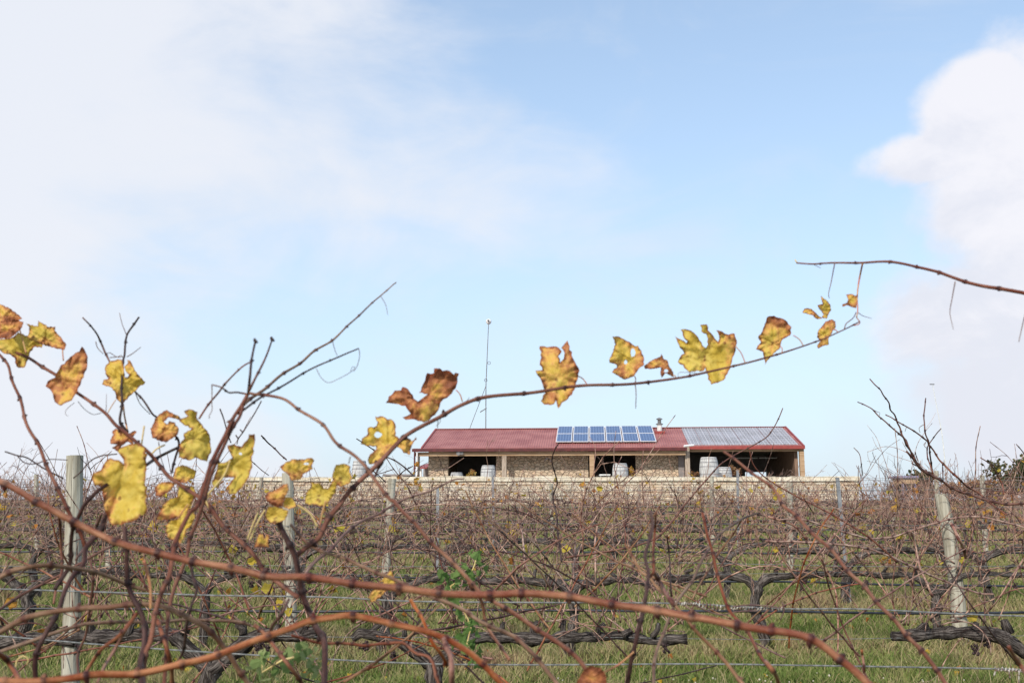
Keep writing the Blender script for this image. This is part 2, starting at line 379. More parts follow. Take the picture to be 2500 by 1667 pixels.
# hero leaf: yellow blade going brown from the margin and in spots, pale veins
def hero_leaf():
    m = bpy.data.materials.new('hero_leaf'); m.use_nodes = True; t = NT(m.node_tree)
    o = t.obj(); ed = t.attr('edge'); br = t.attr('brown'); gr = t.attr('green'); vein = t.attr('vein')
    n1 = t.noise(o, 28, 5, 0.6, dist=0.4); n2 = t.noise(o, 95, 4, 0.6); n3 = t.noise(o, 260, 3)
    yel = t.mix(t.ramp(n1, 0.35, 0.65), (0.72, 0.48, 0.065), (0.80, 0.61, 0.15))
    grn = t.mix(t.ramp(n1, 0.35, 0.65), (0.56, 0.42, 0.065), (0.70, 0.56, 0.12))
    c = t.mix(gr, yel, grn)
    # browning = level + noise - distance from margin
    s = t.m('MULTIPLY_ADD', t.m('SUBTRACT', n1, 0.5), 3.0, t.m('SUBTRACT', br, 0.20))
    s = t.m('MULTIPLY_ADD', t.m('SUBTRACT', n2, 0.5), 1.4, s)
    s = t.m('SUBTRACT', s, t.m('MULTIPLY', ed, 3.2))
    c = t.mix(t.ramp(s, -0.35, 0.30), c, (0.80, 0.46, 0.13))
    c = t.mix(t.ramp(s, 0.10, 0.60), c, (0.54, 0.22, 0.09))
    c = t.mix(t.m('MULTIPLY', t.ramp(s, 0.6, 1.1), 0.8), c, (0.20, 0.06, 0.035))
    rim = t.m('SUBTRACT', t.m('MULTIPLY_ADD', t.m('SUBTRACT', n2, 0.5), 0.10, 0.028), ed)
    c = t.mix(t.m('MULTIPLY', t.ramp(rim, -0.015, 0.02), 0.85), c, (0.26, 0.07, 0.03))
    vo = t.new('ShaderNodeTexVoronoi'); t.t.links.new(o, vo.inputs['Vector']); vo.inputs['Scale'].default_value = 110
    sel = t.new('ShaderNodeSeparateColor'); t.t.links.new(vo.outputs['Color'], sel.inputs[0])
    sp = t.m('MULTIPLY', t.ramp(vo.outputs['Distance'], 0.40, 0.22), t.m('MULTIPLY', t.m('GREATER_THAN', sel.outputs[0], 0.70), t.ramp(n1, 0.45, 0.6)))
    c = t.mix(t.m('MULTIPLY', sp, 0.8), c, (0.20, 0.07, 0.03))
    c = t.mix(t.m('MULTIPLY', vein, 0.38), c, t.mix(1.0, c, (0.62, 0.50, 0.35), 'MULTIPLY'))
    h = t.m('ADD', t.m('MULTIPLY', n2, 0.6), t.m('MULTIPLY', vein, 0.5))
    bmp = t.bump(h, 0.6, 0.003)
    p = t.new('ShaderNodeBsdfPrincipled'); p.inputs['Roughness'].default_value = 0.55; p.inputs['Specular IOR Level'].default_value = 0.25
    t.put(p.inputs['Base Color'], c); t.t.links.new(bmp, p.inputs['Normal'])
    tr = t.new('ShaderNodeBsdfTranslucent'); t.put(tr.inputs[0], c); t.t.links.new(bmp, tr.inputs['Normal'])
    mx = t.new('ShaderNodeMixShader'); mx.inputs[0].default_value = 0.38
    t.t.links.new(p.outputs[0], mx.inputs[1]); t.t.links.new(tr.outputs[0], mx.inputs[2])
    oo = t.new('ShaderNodeOutputMaterial'); t.t.links.new(mx.outputs[0], oo.inputs[0]); return m
M['leaf'] = hero_leaf()

# ================================================================== SETTING: ground sheet and grass
rng = np.random.default_rng(7)
def build_ground():
    ys = [-60, -20] + list(np.arange(-6, 52, 0.5)) + [56, 60, 66, 72, 80, 110, 200, 500, 1200, 3000]
    xs = [-2500, -800, -300, -120, -70] + list(np.arange(-45, 46, 1.0)) + [70, 120, 300, 800, 2500]
    v = [(x, y, gz(x, y)) for y in ys for x in xs]; n = len(xs)
    f = [(j*n+i, j*n+i+1, (j+1)*n+i+1, (j+1)*n+i) for j in range(len(ys)-1) for i in range(n-1)]
    def gm(t):
        g = t.geo(); n1 = t.noise(g, 0.55, 5); n2 = t.noise(g, 7, 6, 0.65); n3 = t.noise(g, 60, 4)
        c = t.mix(t.ramp(n2, 0.35, 0.65), (0.05, 0.065, 0.025), (0.13, 0.15, 0.06))
        c = t.mix(t.m('MULTIPLY', t.ramp(n1, 0.44, 0.58), 0.8), c, (0.15, 0.115, 0.07))
        c = t.mix(t.m('MULTIPLY', t.ramp(n3, 0.5, 0.7), 0.4), c, (0.05, 0.04, 0.025))
        return c, t.bump(n3, 0.6, 0.03)
    m = MB(); m.v = v; m.f = f
    tag(m.build('ground', principled('ground', gm, 0.95, 0.1), smooth=True), kind='structure')
build_ground()

ROWS = [7.0, 10.0, 13.0, 16.0, 19.0, 22.0, 25.0, 28.0]
def patch(x, y, s, o=0): return noise.noise(Vector((x * s + o, y * s, o * 1.7)))
def build_grass():
    N = 430000
    # distance sampled so that the picture, not the ground, is evenly covered
    u = rng.random(N * 2)
    y = 4.6 * (46.0 / 4.6) ** (u ** 0.9)
    x = (rng.random(N * 2) * 2 - 1) * (y * 0.56 + 0.6)
    keep = ~((y > 41.9) & (x > -11.5) & (x < 15.6)); x = x[keep][:N]; y = y[keep][:N]; N = len(x)
    kz = np.array([p[0] for p in GP]); kv = np.array([p[1] for p in GP])
    z = EYE + np.interp(y, kz, kv) + 0.035*np.sin(x*0.9+y*0.5) + 0.03*np.sin(x*0.37-y*0.8) - 0.005
    def sn(fx, fy, p): return np.sin(x*fx + p + 1.3*np.sin(y*fy*0.7+p)) * np.sin(y*fy + 2*p + 1.1*np.sin(x*fx*0.6))
    pat = 0.5 * sn(1.1, 1.7, 0.3) + 0.3 * sn(3.1, 4.3, 1.9) + 0.3 * sn(7.3, 9.1, 4.2)
    rowd = np.min(np.abs(y[:, None] - np.array(ROWS)[None, :]), axis=1)
    strip = np.clip(1 - rowd / 0.75, 0, 1)
    tint = np.clip(0.34 + 0.42 * pat + 0.55 * strip * (0.55 + 0.45 * sn(2.3, 1.1, 2.2)) + rng.normal(0, 0.2, N), 0, 1)
    h = (0.05 + 0.06 * rng.random(N) + 0.10 * np.clip(sn(3.7, 5.3, 1.1) * .7 + pat * .5, 0, 1)) * (1 + 0.8 * strip)
    tall = rng.random(N) < 0.018; h[tall] *= 2.4; tint[tall] = np.clip(0.62 + 0.2 * rng.random(tall.sum()), 0, 1)
    wd = 0.0032 + 0.00045 * y; wd[tall] *= 0.5
    az = rng.random(N) * 2 * np.pi; ln = h * (0.25 + 0.75 * rng.random(N)); la = rng.random(N) * 2 * np.pi
    dx = np.cos(az) * wd; dy = np.sin(az) * wd; lx = np.cos(la) * ln; ly = np.sin(la) * ln
    V = np.zeros((N, 5, 3), np.float32)
    V[:, 0] = np.stack([x - dx, y - dy, z], 1); V[:, 1] = np.stack([x + dx, y + dy, z], 1)
    V[:, 2] = np.stack([x - dx*.75 + lx*.35, y - dy*.75 + ly*.35, z + h*.6], 1); V[:, 3] = np.stack([x + dx*.75 + lx*.35, y + dy*.75 + ly*.35, z + h*.6], 1)
    V[:, 4] = np.stack([x + lx, y + ly, z + h], 1)
    idx = (np.arange(N) * 5)[:, None]
    loops = np.concatenate([idx + np.array([[0, 1, 3, 2]]), idx + np.array([[2, 3, 4]])], 1).astype(np.int32).ravel()
    me = bpy.data.meshes.new('grass'); me.vertices.add(N * 5); me.vertices.foreach_set('co', V.ravel())
    me.loops.add(N * 7); me.loops.foreach_set('vertex_index', loops)
    tot = np.tile(np.array([4, 3], np.int32), N); st = np.concatenate([[0], np.cumsum(tot)[:-1]]).astype(np.int32)
    me.polygons.add(N * 2); me.polygons.foreach_set('loop_start', st)
    me.update(calc_edges=True)
    me.attributes.new('tint', 'FLOAT', 'POINT').data.foreach_set('value', np.repeat(tint, 5).astype(np.float32))
    me.materials.append(M['grass'])
    o = bpy.data.objects.new('grass', me); col.objects.link(o); tag(o, kind='stuff')
build_grass()

class Cards:
    """many small leaf blades, folded along the middle, gathered into one mesh"""
    def __init__(s): s.v = []; s.f = []; s.t = []
    def add(s, c, size, rnd, tint, fold=0.4, tri=False):
        n = Vector((rnd.gauss(0, 1), rnd.gauss(0, 1), rnd.gauss(0, 1))).normalized(); a = n.orthogonal().normalized(); a.rotate(Matrix.Rotation(rnd.uniform(0, 6.28), 3, n)); b = n.cross(a)
        k = len(s.v); c = Vector(c)
        if tri:
            pts = [c - a*size*.5, c + b*size*.45 + n*size*.1, c + a*size*.55, c - b*size*.45 + n*size*.12]
            s.v += [tuple(p) for p in pts]; s.f += [(k, k+1, k+2, k+3)]; s.t += [tint] * 4; return
        up = n * size * fold
        pts = [c - a*size*.5, c - a*size*.25 + b*size*.5 + up, c + a*size*.1 + b*size*.36 + up*.6, c + a*size*.3 + b*size*.42 + up, c + a*size*.62,
               c + a*size*.3 - b*size*.42 + up*.7, c + a*size*.1 - b*size*.36 + up*.4, c - a*size*.25 - b*size*.5 + up*.9]
        s.v += [tuple(p) for p in pts]; s.t += [tint] * 8
        s.f += [(k, k+1, k+2, k+3, k+4), (k, k+4, k+5, k+6, k+7)]
    def build(s, name, mat, parent=None):
        m = MB(); m.v = s.v; m.f = s.f; m.a['tint'] = s.t
        return m.build(name, mat, parent)
# leaf litter and seed heads lying in the grass
rd = random.Random(5)
lit = Cards()
for i in range(900):
    y = 5 * (40 / 5) ** (rd.random() ** 0.8); x = rd.uniform(-1, 1) * y * 0.55
    if y > 41.5: continue
    lit.add((x, y, gz(x, y) + rd.uniform(0.03, 0.09)), rd.uniform(0.035, 0.07), rd, rd.random())
tag(lit.build('leaf_litter', M['autumn']), kind='stuff')
sh = MB()
for i in range(420):
    x = rd.gauss(1.6, 1.0); y = rd.uniform(5.8, 8.6)
    z = gz(x, y) + rd.uniform(0.09, 0.2); r = rd.uniform(0.005, 0.010)
    sh.lathe([(r*.3, -r), (r, -r*.3), (r, r*.4), (r*.3, r)], (x, y, z), 5)
tag(sh.build('seed_heads', M['seedheads']), kind='stuff')

# ================================================================== RETAINING WALL, TERRACE
WY = 42.0
xl, xr = X(590, WY), X(2093, WY)
zt = Z(1163, WY); FLOOR = EYE + 1.23
wall = thing('retaining_wall', 'long cream limestone retaining wall below the red roofed building', 'wall', loc=(0, 0, 0))
bm = MB(); rw = random.Random(3)
# coursed rubble: individually proud stones on a core
bm.box(xl, xr, WY, WY + 0.5, ground(WY) - 0.4, zt - 0.2)
z = ground(WY) - 0.15
while z < zt - 0.24:
    hh = min(rw.uniform(0.16, 0.32), zt - 0.215 - z); x = xl
    if hh < 0.06: break
    while x < xr - 0.1:
        ww = min(rw.uniform(0.22, 0.7), xr - x); p = rw.uniform(0.02, 0.07); k = len(bm.v)
        g = 0.008
        bm.box(x + g, x + ww - g, WY - p, WY + 0.02, z + g, z + hh - g)
        for q in (k, k+1, k+4, k+5):
            a = bm.v[q]; bm.v[q] = (a[0] + (0.03 if q in (k, k+4) else -0.03) + rw.uniform(-.015, .015), a[1], a[2] + (0.025 if q < k+2 else -0.025) + rw.uniform(-.012, .012))
        x += ww
    z += hh
bm.build('stonework', M['rubble'], wall)
cp = MB(); x = xl - 0.03
while x < xr:
    ww = min(rw.uniform(0.35, 1.0), xr + 0.03 - x); cp.box(x + 0.004, x + ww - 0.004, WY - 0.10 - rw.uniform(0, .02), WY + 0.55, zt - 0.2 + rw.uniform(0, .02), zt + rw.uniform(-.035, .02)); x += ww
cp.build('capping', M['cap'], wall)
te = MB(); te.box(xl, xr + 0.0, WY + 0.503, 82, ground(42) - 3, FLOOR)
tag(te.build('terrace', M['floor']), kind='structure')
br = random.Random(9)

# ================================================================== BUILDING
BY = 58.0; RY = 63.2; ROT = R(-4.6)
pivot = Vector((6.0, BY, FLOOR))
bld = thing('stone_building', 'long stone building with red corrugated roof and open verandah behind the wall', 'building', loc=pivot, rz=ROT)
def Lc(px, y=BY, py=1120):
    k = X(px, 1.0, py); c_, s_ = math.cos(ROT), math.sin(ROT); yl = y - BY
    return (k * (BY + yl * c_) - pivot.x + yl * s_) / (c_ - k * s_)
Hc = lambda py, y=BY: Z(py, y) - pivot.z
eL, eM, eR = Lc(1030), Lc(1674), Lc(1962)
ze = Hc(1091); zr = Hc(1045, RY); RYl = RY - BY
slope = (zr - ze) / RYl
def roof_sheet(name, x0, x1, y0, y1, zf, mat, parent, per=0.14, amp=0.016, lift=0.0):
    n = max(2, int((x1 - x0) / per * 4)); m = MB(); vs = []
    for i in range(n + 1):
        x = x0 + (x1 - x0) * i / n; c = amp * math.cos(2 * math.pi * x / per)
        for y in (y0, y1): vs.append((x, y, zf(y) + c + lift))
        for y in (y0, y1): vs.append((x, y, zf(y) + c + lift - 0.03))
    m.v = vs
    for i in range(n):
        a = i * 4; b = a + 4
        m.f += [(a, b, b+1, a+1), (a+2, a+3, b+3, b+2), (a, a+2, b+2, b), (a+1, b+1, b+3, a+3)]
    m.f += [(0, 1, 3, 2), (n*4, n*4+2, n*4+3, n*4+1)]
    return m.build(name, mat, parent)
zfront = lambda y: ze + slope * y
zback = lambda y: zr - slope * (y - RYl)
roofF = roof_sheet('roof', eL, eR, 0.0, RYl, zfront, M['roof'], bld)
roof_sheet('rear_roof', eL, eR, RYl + 0.003, RYl * 2, zback, M['roof'], bld)
# low pitched verandah strip on the left part
vz0 = Hc(1094, BY - 0.7) + 0.02
roof_sheet('verandah_roof', Lc(1010), eM, -0.75, -0.003, lambda y: vz0 + (ze - 0.03 - vz0) * (y + 0.75) / 0.75, M['roof'], bld)
MB().box(Lc(1006, BY - .8), eM + 0.02, -0.87, -0.753, vz0 - 0.17, vz0 + 0.0).build('gutter', M['gutter'], bld)
MB().box(eM + 0.06, eR + 0.02, -0.12, -0.003, ze - 0.16, ze + 0.02).build('fascia', M['fascia'], bld)
rc = MB(); rc.prism([(eL, zr + 0.0), (eL, zr + 0.03), (eR, zr + 0.03), (eR, zr)], RYl - 0.16, RYl + 0.16); rc.build('ridge_cap', M['fascia'], bld)
for s, x in ((0, eL - 0.06), (1, eR)):
    m = MB(); m.v = [(x, -0.1, ze-.17), (x+.09, -0.1, ze-.17), (x+.09, RYl, zr-.12), (x, RYl, zr-.12), (x, -0.1, ze+.03), (x+.09, -0.1, ze+.03), (x+.09, RYl, zr+.06), (x, RYl, zr+.06)]
    m.f = [(0,3,2,1),(4,5,6,7),(0,1,5,4),(1,2,6,5),(2,3,7,6),(3,0,4,7)]; m.build('barge_board', M['fascia'], bld)
# skylight sheets
x0, x1 = Lc(1662, RY, 1048), Lc(1908, RY, 1048)
nS = 8
for i in range(nS):
    a = x0 + (x1 - x0) * i / nS; b = x0 + (x1 - x0) * (i + 1) / nS
    roof_sheet('skylight', a + 0.012, b - 0.012, 0.35, RYl - 0.25, zfront, M['skylight'], roofF, lift=0.035)
# beams and posts
MB().box(Lc(1016), eM - 0.05, -0.62, -0.44, Hc(1111, BY-.6), vz0 - 0.19).build('beam', M['timber'], bld)
MB().box(eM + 0.05, eR - 0.05, 0.12, 0.30, Hc(1103), ze - 0.1).build('beam', M['timber'], bld)
for px, wd, mt, yy in ((1024, .2, 'timber_grey', -.6), (1233, .26, 'timber_grey', -.6), (1445, .27, 'timber', -.6), (1677, .27, 'timber_grey', -.3), (1959, .26, 'timber', .1)):
    c = Lc(px); top = Hc(1111, BY-.6) if px < 1600 else ze - 0.03
    MB().box(c - wd/2, c + wd/2, yy - .01, yy + wd, 0, top - 0.003).build('post', M[mt], bld)
for px in (1012, 1018):
    c = Lc(px, BY - .8); MB().tube([(c, -.8, 0), (c, -.8, vz0 - .16)], .045, 8).build('downpipe', M['gutter'] if px == 1012 else M['plastic_white'], bld)
MB().tube([(eM - .15, -.9, ze - .02), (eM + .42, -.55, ze + .05)], .06, 8).build('drain_pipe', M['plastic_white'], bld)
# walls
WYl = 0.5; wtop = ze + slope * WYl - 0.08
for a, b in ((1046, 1094), (1211, 1436), (1552, 1656)):
    MB().box(Lc(a, BY + WYl), Lc(b, BY + WYl), WYl, WYl + .45, 0, wtop).build('stone_wall', M['stone_small'], bld)
lw = Lc(1046, BY + WYl)
MB().box(lw, lw + .44, WYl + .453, 10.0, 0, wtop).build('side_wall', M['stone'], bld)
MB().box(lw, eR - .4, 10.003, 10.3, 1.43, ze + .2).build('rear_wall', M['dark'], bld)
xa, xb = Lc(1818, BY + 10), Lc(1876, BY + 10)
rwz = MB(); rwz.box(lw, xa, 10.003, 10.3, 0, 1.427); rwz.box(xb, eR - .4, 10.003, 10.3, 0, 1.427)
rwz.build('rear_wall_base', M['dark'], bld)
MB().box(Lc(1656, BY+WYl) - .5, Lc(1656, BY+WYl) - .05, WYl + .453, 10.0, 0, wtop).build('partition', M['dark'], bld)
MB().box(Lc(1657, BY) , Lc(1671, BY), .3, .5, 0, wtop - .3).build('recess_shade', M['dark'], bld)  # dark panel standing in for the shade of a recess beside the post
MB().box(eR - .4, eR - .2, 0.6, 10.0, 0, ze + .1).build('end_wall', principled('brown_boards', mix2((0.16, 0.10, 0.07), (0.26, 0.17, 0.12), 4, st=(1, 6, .5)), 0.9), bld)
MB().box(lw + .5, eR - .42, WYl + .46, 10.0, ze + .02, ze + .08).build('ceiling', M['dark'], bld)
for a, b in ((1795, 1850), (1854, 1897), (1905, 1919)):
    y = 6.0; MB().box(Lc(a, BY + y), Lc(b, BY + y), y, y + .12, Hc(1120.5, BY + y), Hc(1118, BY + y)).build('light_fitting', M['plastic_white'], bld)
sp = MB(); c = Lc(1123)
sp.tube([(c, -.62, Hc(1106)), (c, -.80, Hc(1106.5))], [.05, .12], 10); sp.tube([(c + .2, -.62, Hc(1105)), (c + .2, -.78, Hc(1105.5))], [.05, .11], 10); sp.build('spotlight', M['flue_dark'], bld)
aw = MB(); a, b = Lc(1016, BY + 3), Lc(1046, BY + 3)
aw.v = [(a, 2.4, Hc(1139, BY+2.4)), (b, 2.4, Hc(1139, BY+2.4)), (b, 4.6, Hc(1129, BY+4.6)), (b - .3, 4.6, Hc(1129, BY+4.6)), (a, 2.4, Hc(1139, BY+2.4)-.08), (b, 2.4, Hc(1139, BY+2.4)-.08), (b, 4.6, Hc(1129, BY+4.6)-.08), (b-.3, 4.6, Hc(1129, BY+4.6)-.08)]
aw.f = [(0,1,2,3),(7,6,5,4),(0,4,5,1),(1,5,6,2),(2,6,7,3),(3,7,4,0)]; aw.build('side_awning', M['fascia'], bld)
MB().box(Lc(1029, BY+3) - .07, Lc(1029, BY+3) + .07, 2.6, 2.74, 0, Hc(1139, BY+2.6)-.09).build('awning_post', M['plastic_white'], bld)
MB().box(Lc(1034, BY+4), Lc(1045, BY+4), 4.0, 4.2, 0, Hc(1140, BY+4)).build('side_door', M['dark'], bld)
# chimney flue
fy = 4.0; fx = Lc(1612, BY + fy); fz = zfront(fy)
top = Hc(1020, BY + fy)
ch = MB().tube([(fx, fy, fz - .05), (fx, fy, top - .42)], .155, 16).build('chimney', M['flue'], roofF)
cc = MB(); cc.lathe([(.16, 0), (.23, .02), (.23, .05), (.16, .09)], (fx, fy, top - .45), 16); cc.lathe([(.11, 0), (.11, .28)], (fx, fy, top - .38), 12); cc.lathe([(.20, 0), (.18, .05), (.03, .12)], (fx, fy, top - .12), 16)
cc.build('chimney_cowl', M['flue_dark'], roofF)
MB().box(fx - .3, fx + .3, fy - .45, fy + .3, fz - .12, fz + .03).build('flashing', M['fascia'], roofF)

# solar panels: two rows of six, standing on the roof
def solar(w_, h_):
    f = MB(); t = .045
    f.box(0, w_, 0, t, 0, .04); f.box(0, w_, h_ - t, h_, 0, .04); f.box(0, t, t, h_ - t, 0, .04); f.box(w_ - t, w_, t, h_ - t, 0, .04)
    return f, MB().box(t, w_ - t, t, h_ - t, .005, .034)
pL, pR = Lc(1357, BY + 0.8), Lc(1606, BY + 0.8)
pw = (pR - pL) / 6; slen = math.hypot(RYl, zr - ze); ph = (slen - 0.85) / 2
ang = math.atan(slope)
fM, cM = solar(pw - .05, ph - .05)
f0 = c0 = None
rotb = Matrix.Rotation(ROT, 4, 'Z')
for r_ in range(2):
    for k in range(6):
        loc = pivot + rotb @ (Vector((pL + k * pw, 0.9 + (r_ * ph) * math.cos(ang), ze + slope * 0.9 + r_ * ph * math.sin(ang) + .10)))
        rowname = ('lower', 'upper')[r_]
        lab = f'blue solar panel, {ORD[k]} from the left in the {rowname} row on the red roof'
        t = thing('solar_panel', lab, 'solar panel', 'solar panels on the red roof')
        t.location = loc; t.rotation_euler = (ang, 0, ROT)
        if f0 is None:
            f0 = fM.build('frame', M['alu'], t); c0 = cM.build('cells', M['cells'], t)
        else:
            for q in (f0, c0): d = q.copy(); col.objects.link(d); d.parent = t

# mast with a weather sensor behind the building
my = 67.0; mt_ = Z(785, my); mx = X(1186, my, 1040); mxt = X(1193, my, 790)
mast = thing('antenna_mast', 'thin tall mast with a white ball on top rising behind the red roof', 'mast')
MB().tube([(mx, my, FLOOR), (mx, my, Z(940, my)), (mxt, my, mt_)], [.035, .03, .022], 6).build('pole', M['flue_dark'], mast)
s_ = MB().lathe([(.04, -.2), (.13, -.15), (.19, -.04), (.19, .04), (.13, .14), (.04, .18)], (mxt, my, mt_), 12).build('sensor_ball', M['plastic_white'], mast)
MB().lathe([(.05, 0), (.08, .04), (.05, .1)], (mxt - .02, my - .3, mt_ - .03), 8).build('sensor_eye', M['flue_dark'], s_)
MB().tube([(X(1147, my, 1045), my, Z(1045, my)), (X(1187, my, 940), my, Z(940, my))], .02, 4).build('guy_wire', M['flue_dark'], mast)
MB().tube([(X(1172, my, 1006), my, Z(1006, my)), (X(1188, my, 996), my, Z(996, my))], .035, 5).build('bracket', M['flue_dark'], mast)
for py_, dx in ((886, 8), (928, -8)):
    m = MB(); c = at(1190 + dx * .5, py_, my); m.tube([(c.x + .1*math.cos(q), my, c.z + .1*math.sin(q)) for q in np.linspace(0, 6.28, 13)], .015, 4); m.build('cable_loop', M['flue_dark'], mast)
fp = thing('flagpole', 'thin white leaning pole against the cloud at the far right', 'pole')
MB().tube([at(2310, 1150, 55), at(2300, 1060, 55), at(2277, 940, 55)], [.03, .025, .015], 6).build('pole', M['flue'], fp)
MB().tube([at(2270, 938, 55), at(2281, 938, 55)], .03, 5).build('crossbar', M['flue_dark'], fp)

# barrels
def barrel(px, toppy, wpx, y, label, base=FLOOR, group='weathered wine barrels standing along the terrace'):
    c = at(px, toppy, y); h = c.z - base; r = wpx / 2 * (at(1251, 1150, y).x)
    t = thing('wine_barrel', label, 'barrel', group, loc=(c.x, y, base))
    pr = []
    for i in range(13):
        q = i / 12; pr.append((r * (0.80 + 0.20 * math.sin(math.pi * q) ** 0.8), h * q))
    m = MB(); m.lathe(pr, (0, 0, 0), 32); m.lathe([(r*.76, h - .03), (r*.76, h - .02)], (0, 0, 0), 24)
    m.build('staves', M['staves'], t, smooth=False)
    for q in (0.06, 0.20, 0.36, 0.64, 0.80, 0.94):
        rr = r * (0.80 + 0.20 * math.sin(math.pi * q) ** 0.8) + .004
        MB().lathe([(rr, h*q - .018), (rr + .003, h*q - .018), (rr + .003, h*q + .018), (rr, h*q + .018)], (0, 0, 0), 32).build('hoop', M['hoop'], t)
barrel(1192, 1136, 37, 44.6, 'pale grey wine barrel in front of the dark doorway beside the orange flowers')
barrel(1514, 1131, 39, 44.6, 'pale grey wine barrel in the middle of the verandah beside yellow flowers')
barrel(1730, 1116, 46, 44.2, 'tallest whitewashed wine barrel, in front of the open shed at the right')
barrel(1768, 1140, 36, 45.4, 'shorter grey wine barrel half hidden behind the tallest barrel')
barrel(878, 1124, 36, 44.4, 'grey wine barrel alone against the sky left of the building')
barrel(1115, 1153, 32, 44.6, 'low pale tub in front of the doorway at the left end of the building')
tb = thing('outdoor_table', 'dark low table top just above the wall left of the building', 'table')
ty = 45.5; tz = Z(1157, ty)
MB().box(X(935, ty), X(1008, ty), ty, ty + 1.2, tz - .07, tz).build('table_top', M['dark'], tb)
for px in (945, 1000):
    for dy in (.1, 1.0): MB().box(X(px, ty) - .04, X(px, ty) + .04, ty + dy, ty + dy + .08, FLOOR, tz - .073).build('leg', M['dark'], tb)
tb2 = thing('side_table', 'low pale table showing just above the wall left of the middle barrel', 'table')
tz = Z(1157, 45)
MB().box(X(1464, 45), X(1490, 45), 45, 45.5, tz - .06, tz).build('table_top', M['flue'], tb2)
for px in (1467, 1487): MB().box(X(px, 45) - .03, X(px, 45) + .03, 45.2, 45.26, FLOOR, tz - .063).build('leg', M['flue'], tb2)

def bush(px, py, wpx, hpx, y, mat, label, name='bush', cat='bush', n=500, size=.06, base=None, seed=1, tints=(0, 1), pot=False):
    c = at(px, py, y); s = at(1251, 1150, y).x; b = base if base is not None else gz(c.x, y)
    rr = random.Random(seed); t = thing(name, label, cat, loc=(c.x, y, b)); cz = c.z - b; rx = wpx/2*s; rz_ = hpx/2*s
    cl = [(rr.gauss(0, .45), rr.gauss(0, .45), rr.gauss(0, .42), rr.uniform(.25, .5)) for _ in range(9)]
    cd = Cards()
    for _ in range(n):
        a = rr.choice(cl); p = [a[i] + rr.gauss(0, a[3] * .6) for i in range(3)]
        cd.add((p[0]*rx, p[1]*rx*.8, cz + p[2]*rz_), size * rr.uniform(.6, 1.4), rr, min(1, max(0, rr.uniform(*tints) + .2*p[2])))
    cd.build('crown' if cat == 'tree' else 'foliage', M[mat], t)
    if pot:
        MB().lathe([(.10, 0), (.16, .28), (.175, .3), (.15, .3)], (0, 0, 0), 14).build('pot', M['flue'], t)
        MB().tube([(0, 0, .29), (0, 0, max(.35, cz))], .02, 5).build('stem', M['cane_brown'], t)
    else:
        m = MB()
        for k in range(3):
            a = rr.choice(cl); m.tube([(rr.uniform(-.1, .1), 0, -.1), (a[0]*rx*.4, 0, cz*.5), (a[0]*rx, a[1]*rx, cz + a[2]*rz_)], [.07, .05, .02], 5)
        m.build('trunk' if cat == 'tree' else 'stems', M['cane_dark'], t)
    return t
bush(1152, 1155, 24, 22, 45.2, 'flowers', 'orange and yellow flowers beside the barrel at the dark doorway', 'flowering_plant', 'plant', 160, .05, FLOOR, 3, pot=True)
bush(1541, 1153, 13, 30, 45.0, 'flowers', 'yellow flowering plant just right of the middle barrel', 'flowering_plant', 'plant', 130, .05, FLOOR, 4, (0, .3), pot=True)
bush(1788, 1154, 34, 24, 46.2, 'bush_brown', 'reddish brown shrub just right of the shorter barrel', 'shrub', 'shrub', 260, .06, FLOOR, 5, pot=True)
bush(1695, 1157, 20, 16, 46.6, 'bush_brown', 'small brown shrub left of the tallest barrel', 'shrub', 'shrub', 140, .05, FLOOR, 6, pot=True)
# far right: shelter and trees on the crest
bush(2262, 1182, 80, 70, 58, 'bush_dark', 'dark evergreen tree behind the raised shelter', 'evergreen_tree', 'tree', 1500, .16, None, 11)
bush(2192, 1192, 44, 54, 60, 'bush_dark', 'small dark tree left of the raised shelter', 'evergreen_tree', 'tree', 700, .14, None, 12)
bush(2375, 1196, 130, 50, 55, 'bush_brown', 'low russet brown tree on the crest right of the leaning post', 'russet_tree', 'tree', 1600, .15, None, 13)
bush(2478, 1172, 100, 80, 50, 'bush_dark', 'dark tree at the right edge of the photo on the crest', 'evergreen_tree', 'tree', 1500, .14, None, 14, (0, 1))
st = thing('raised_shelter', 'small raised shelter on thin purplish legs on the crest at right', 'shelter')
sy_ = 40.0; sl, sr_ = X(2196, sy_), X(2238, sy_)
MB().box(sl - .06, sr_ + .04, sy_, sy_ + 1.1, Z(1166, sy_), Z(1161, sy_)).build('roof', M['purple_steel'], st)
MB().box(sl + .02, sr_ - .05, sy_ + .1, sy_ + .9, Z(1180, sy_), Z(1166, sy_) - .003).build('tank', M['timber'], st)
for px in (2202, 2232):
    for dy in (.05, .95): MB().box(X(px, sy_) - .035, X(px, sy_) + .035, sy_ + dy, sy_ + dy + .07, gz(sl, sy_) - .1, Z(1180, sy_) - .003 if dy < .5 else Z(1180, sy_) - .003).build('leg', M['purple_steel'], st)

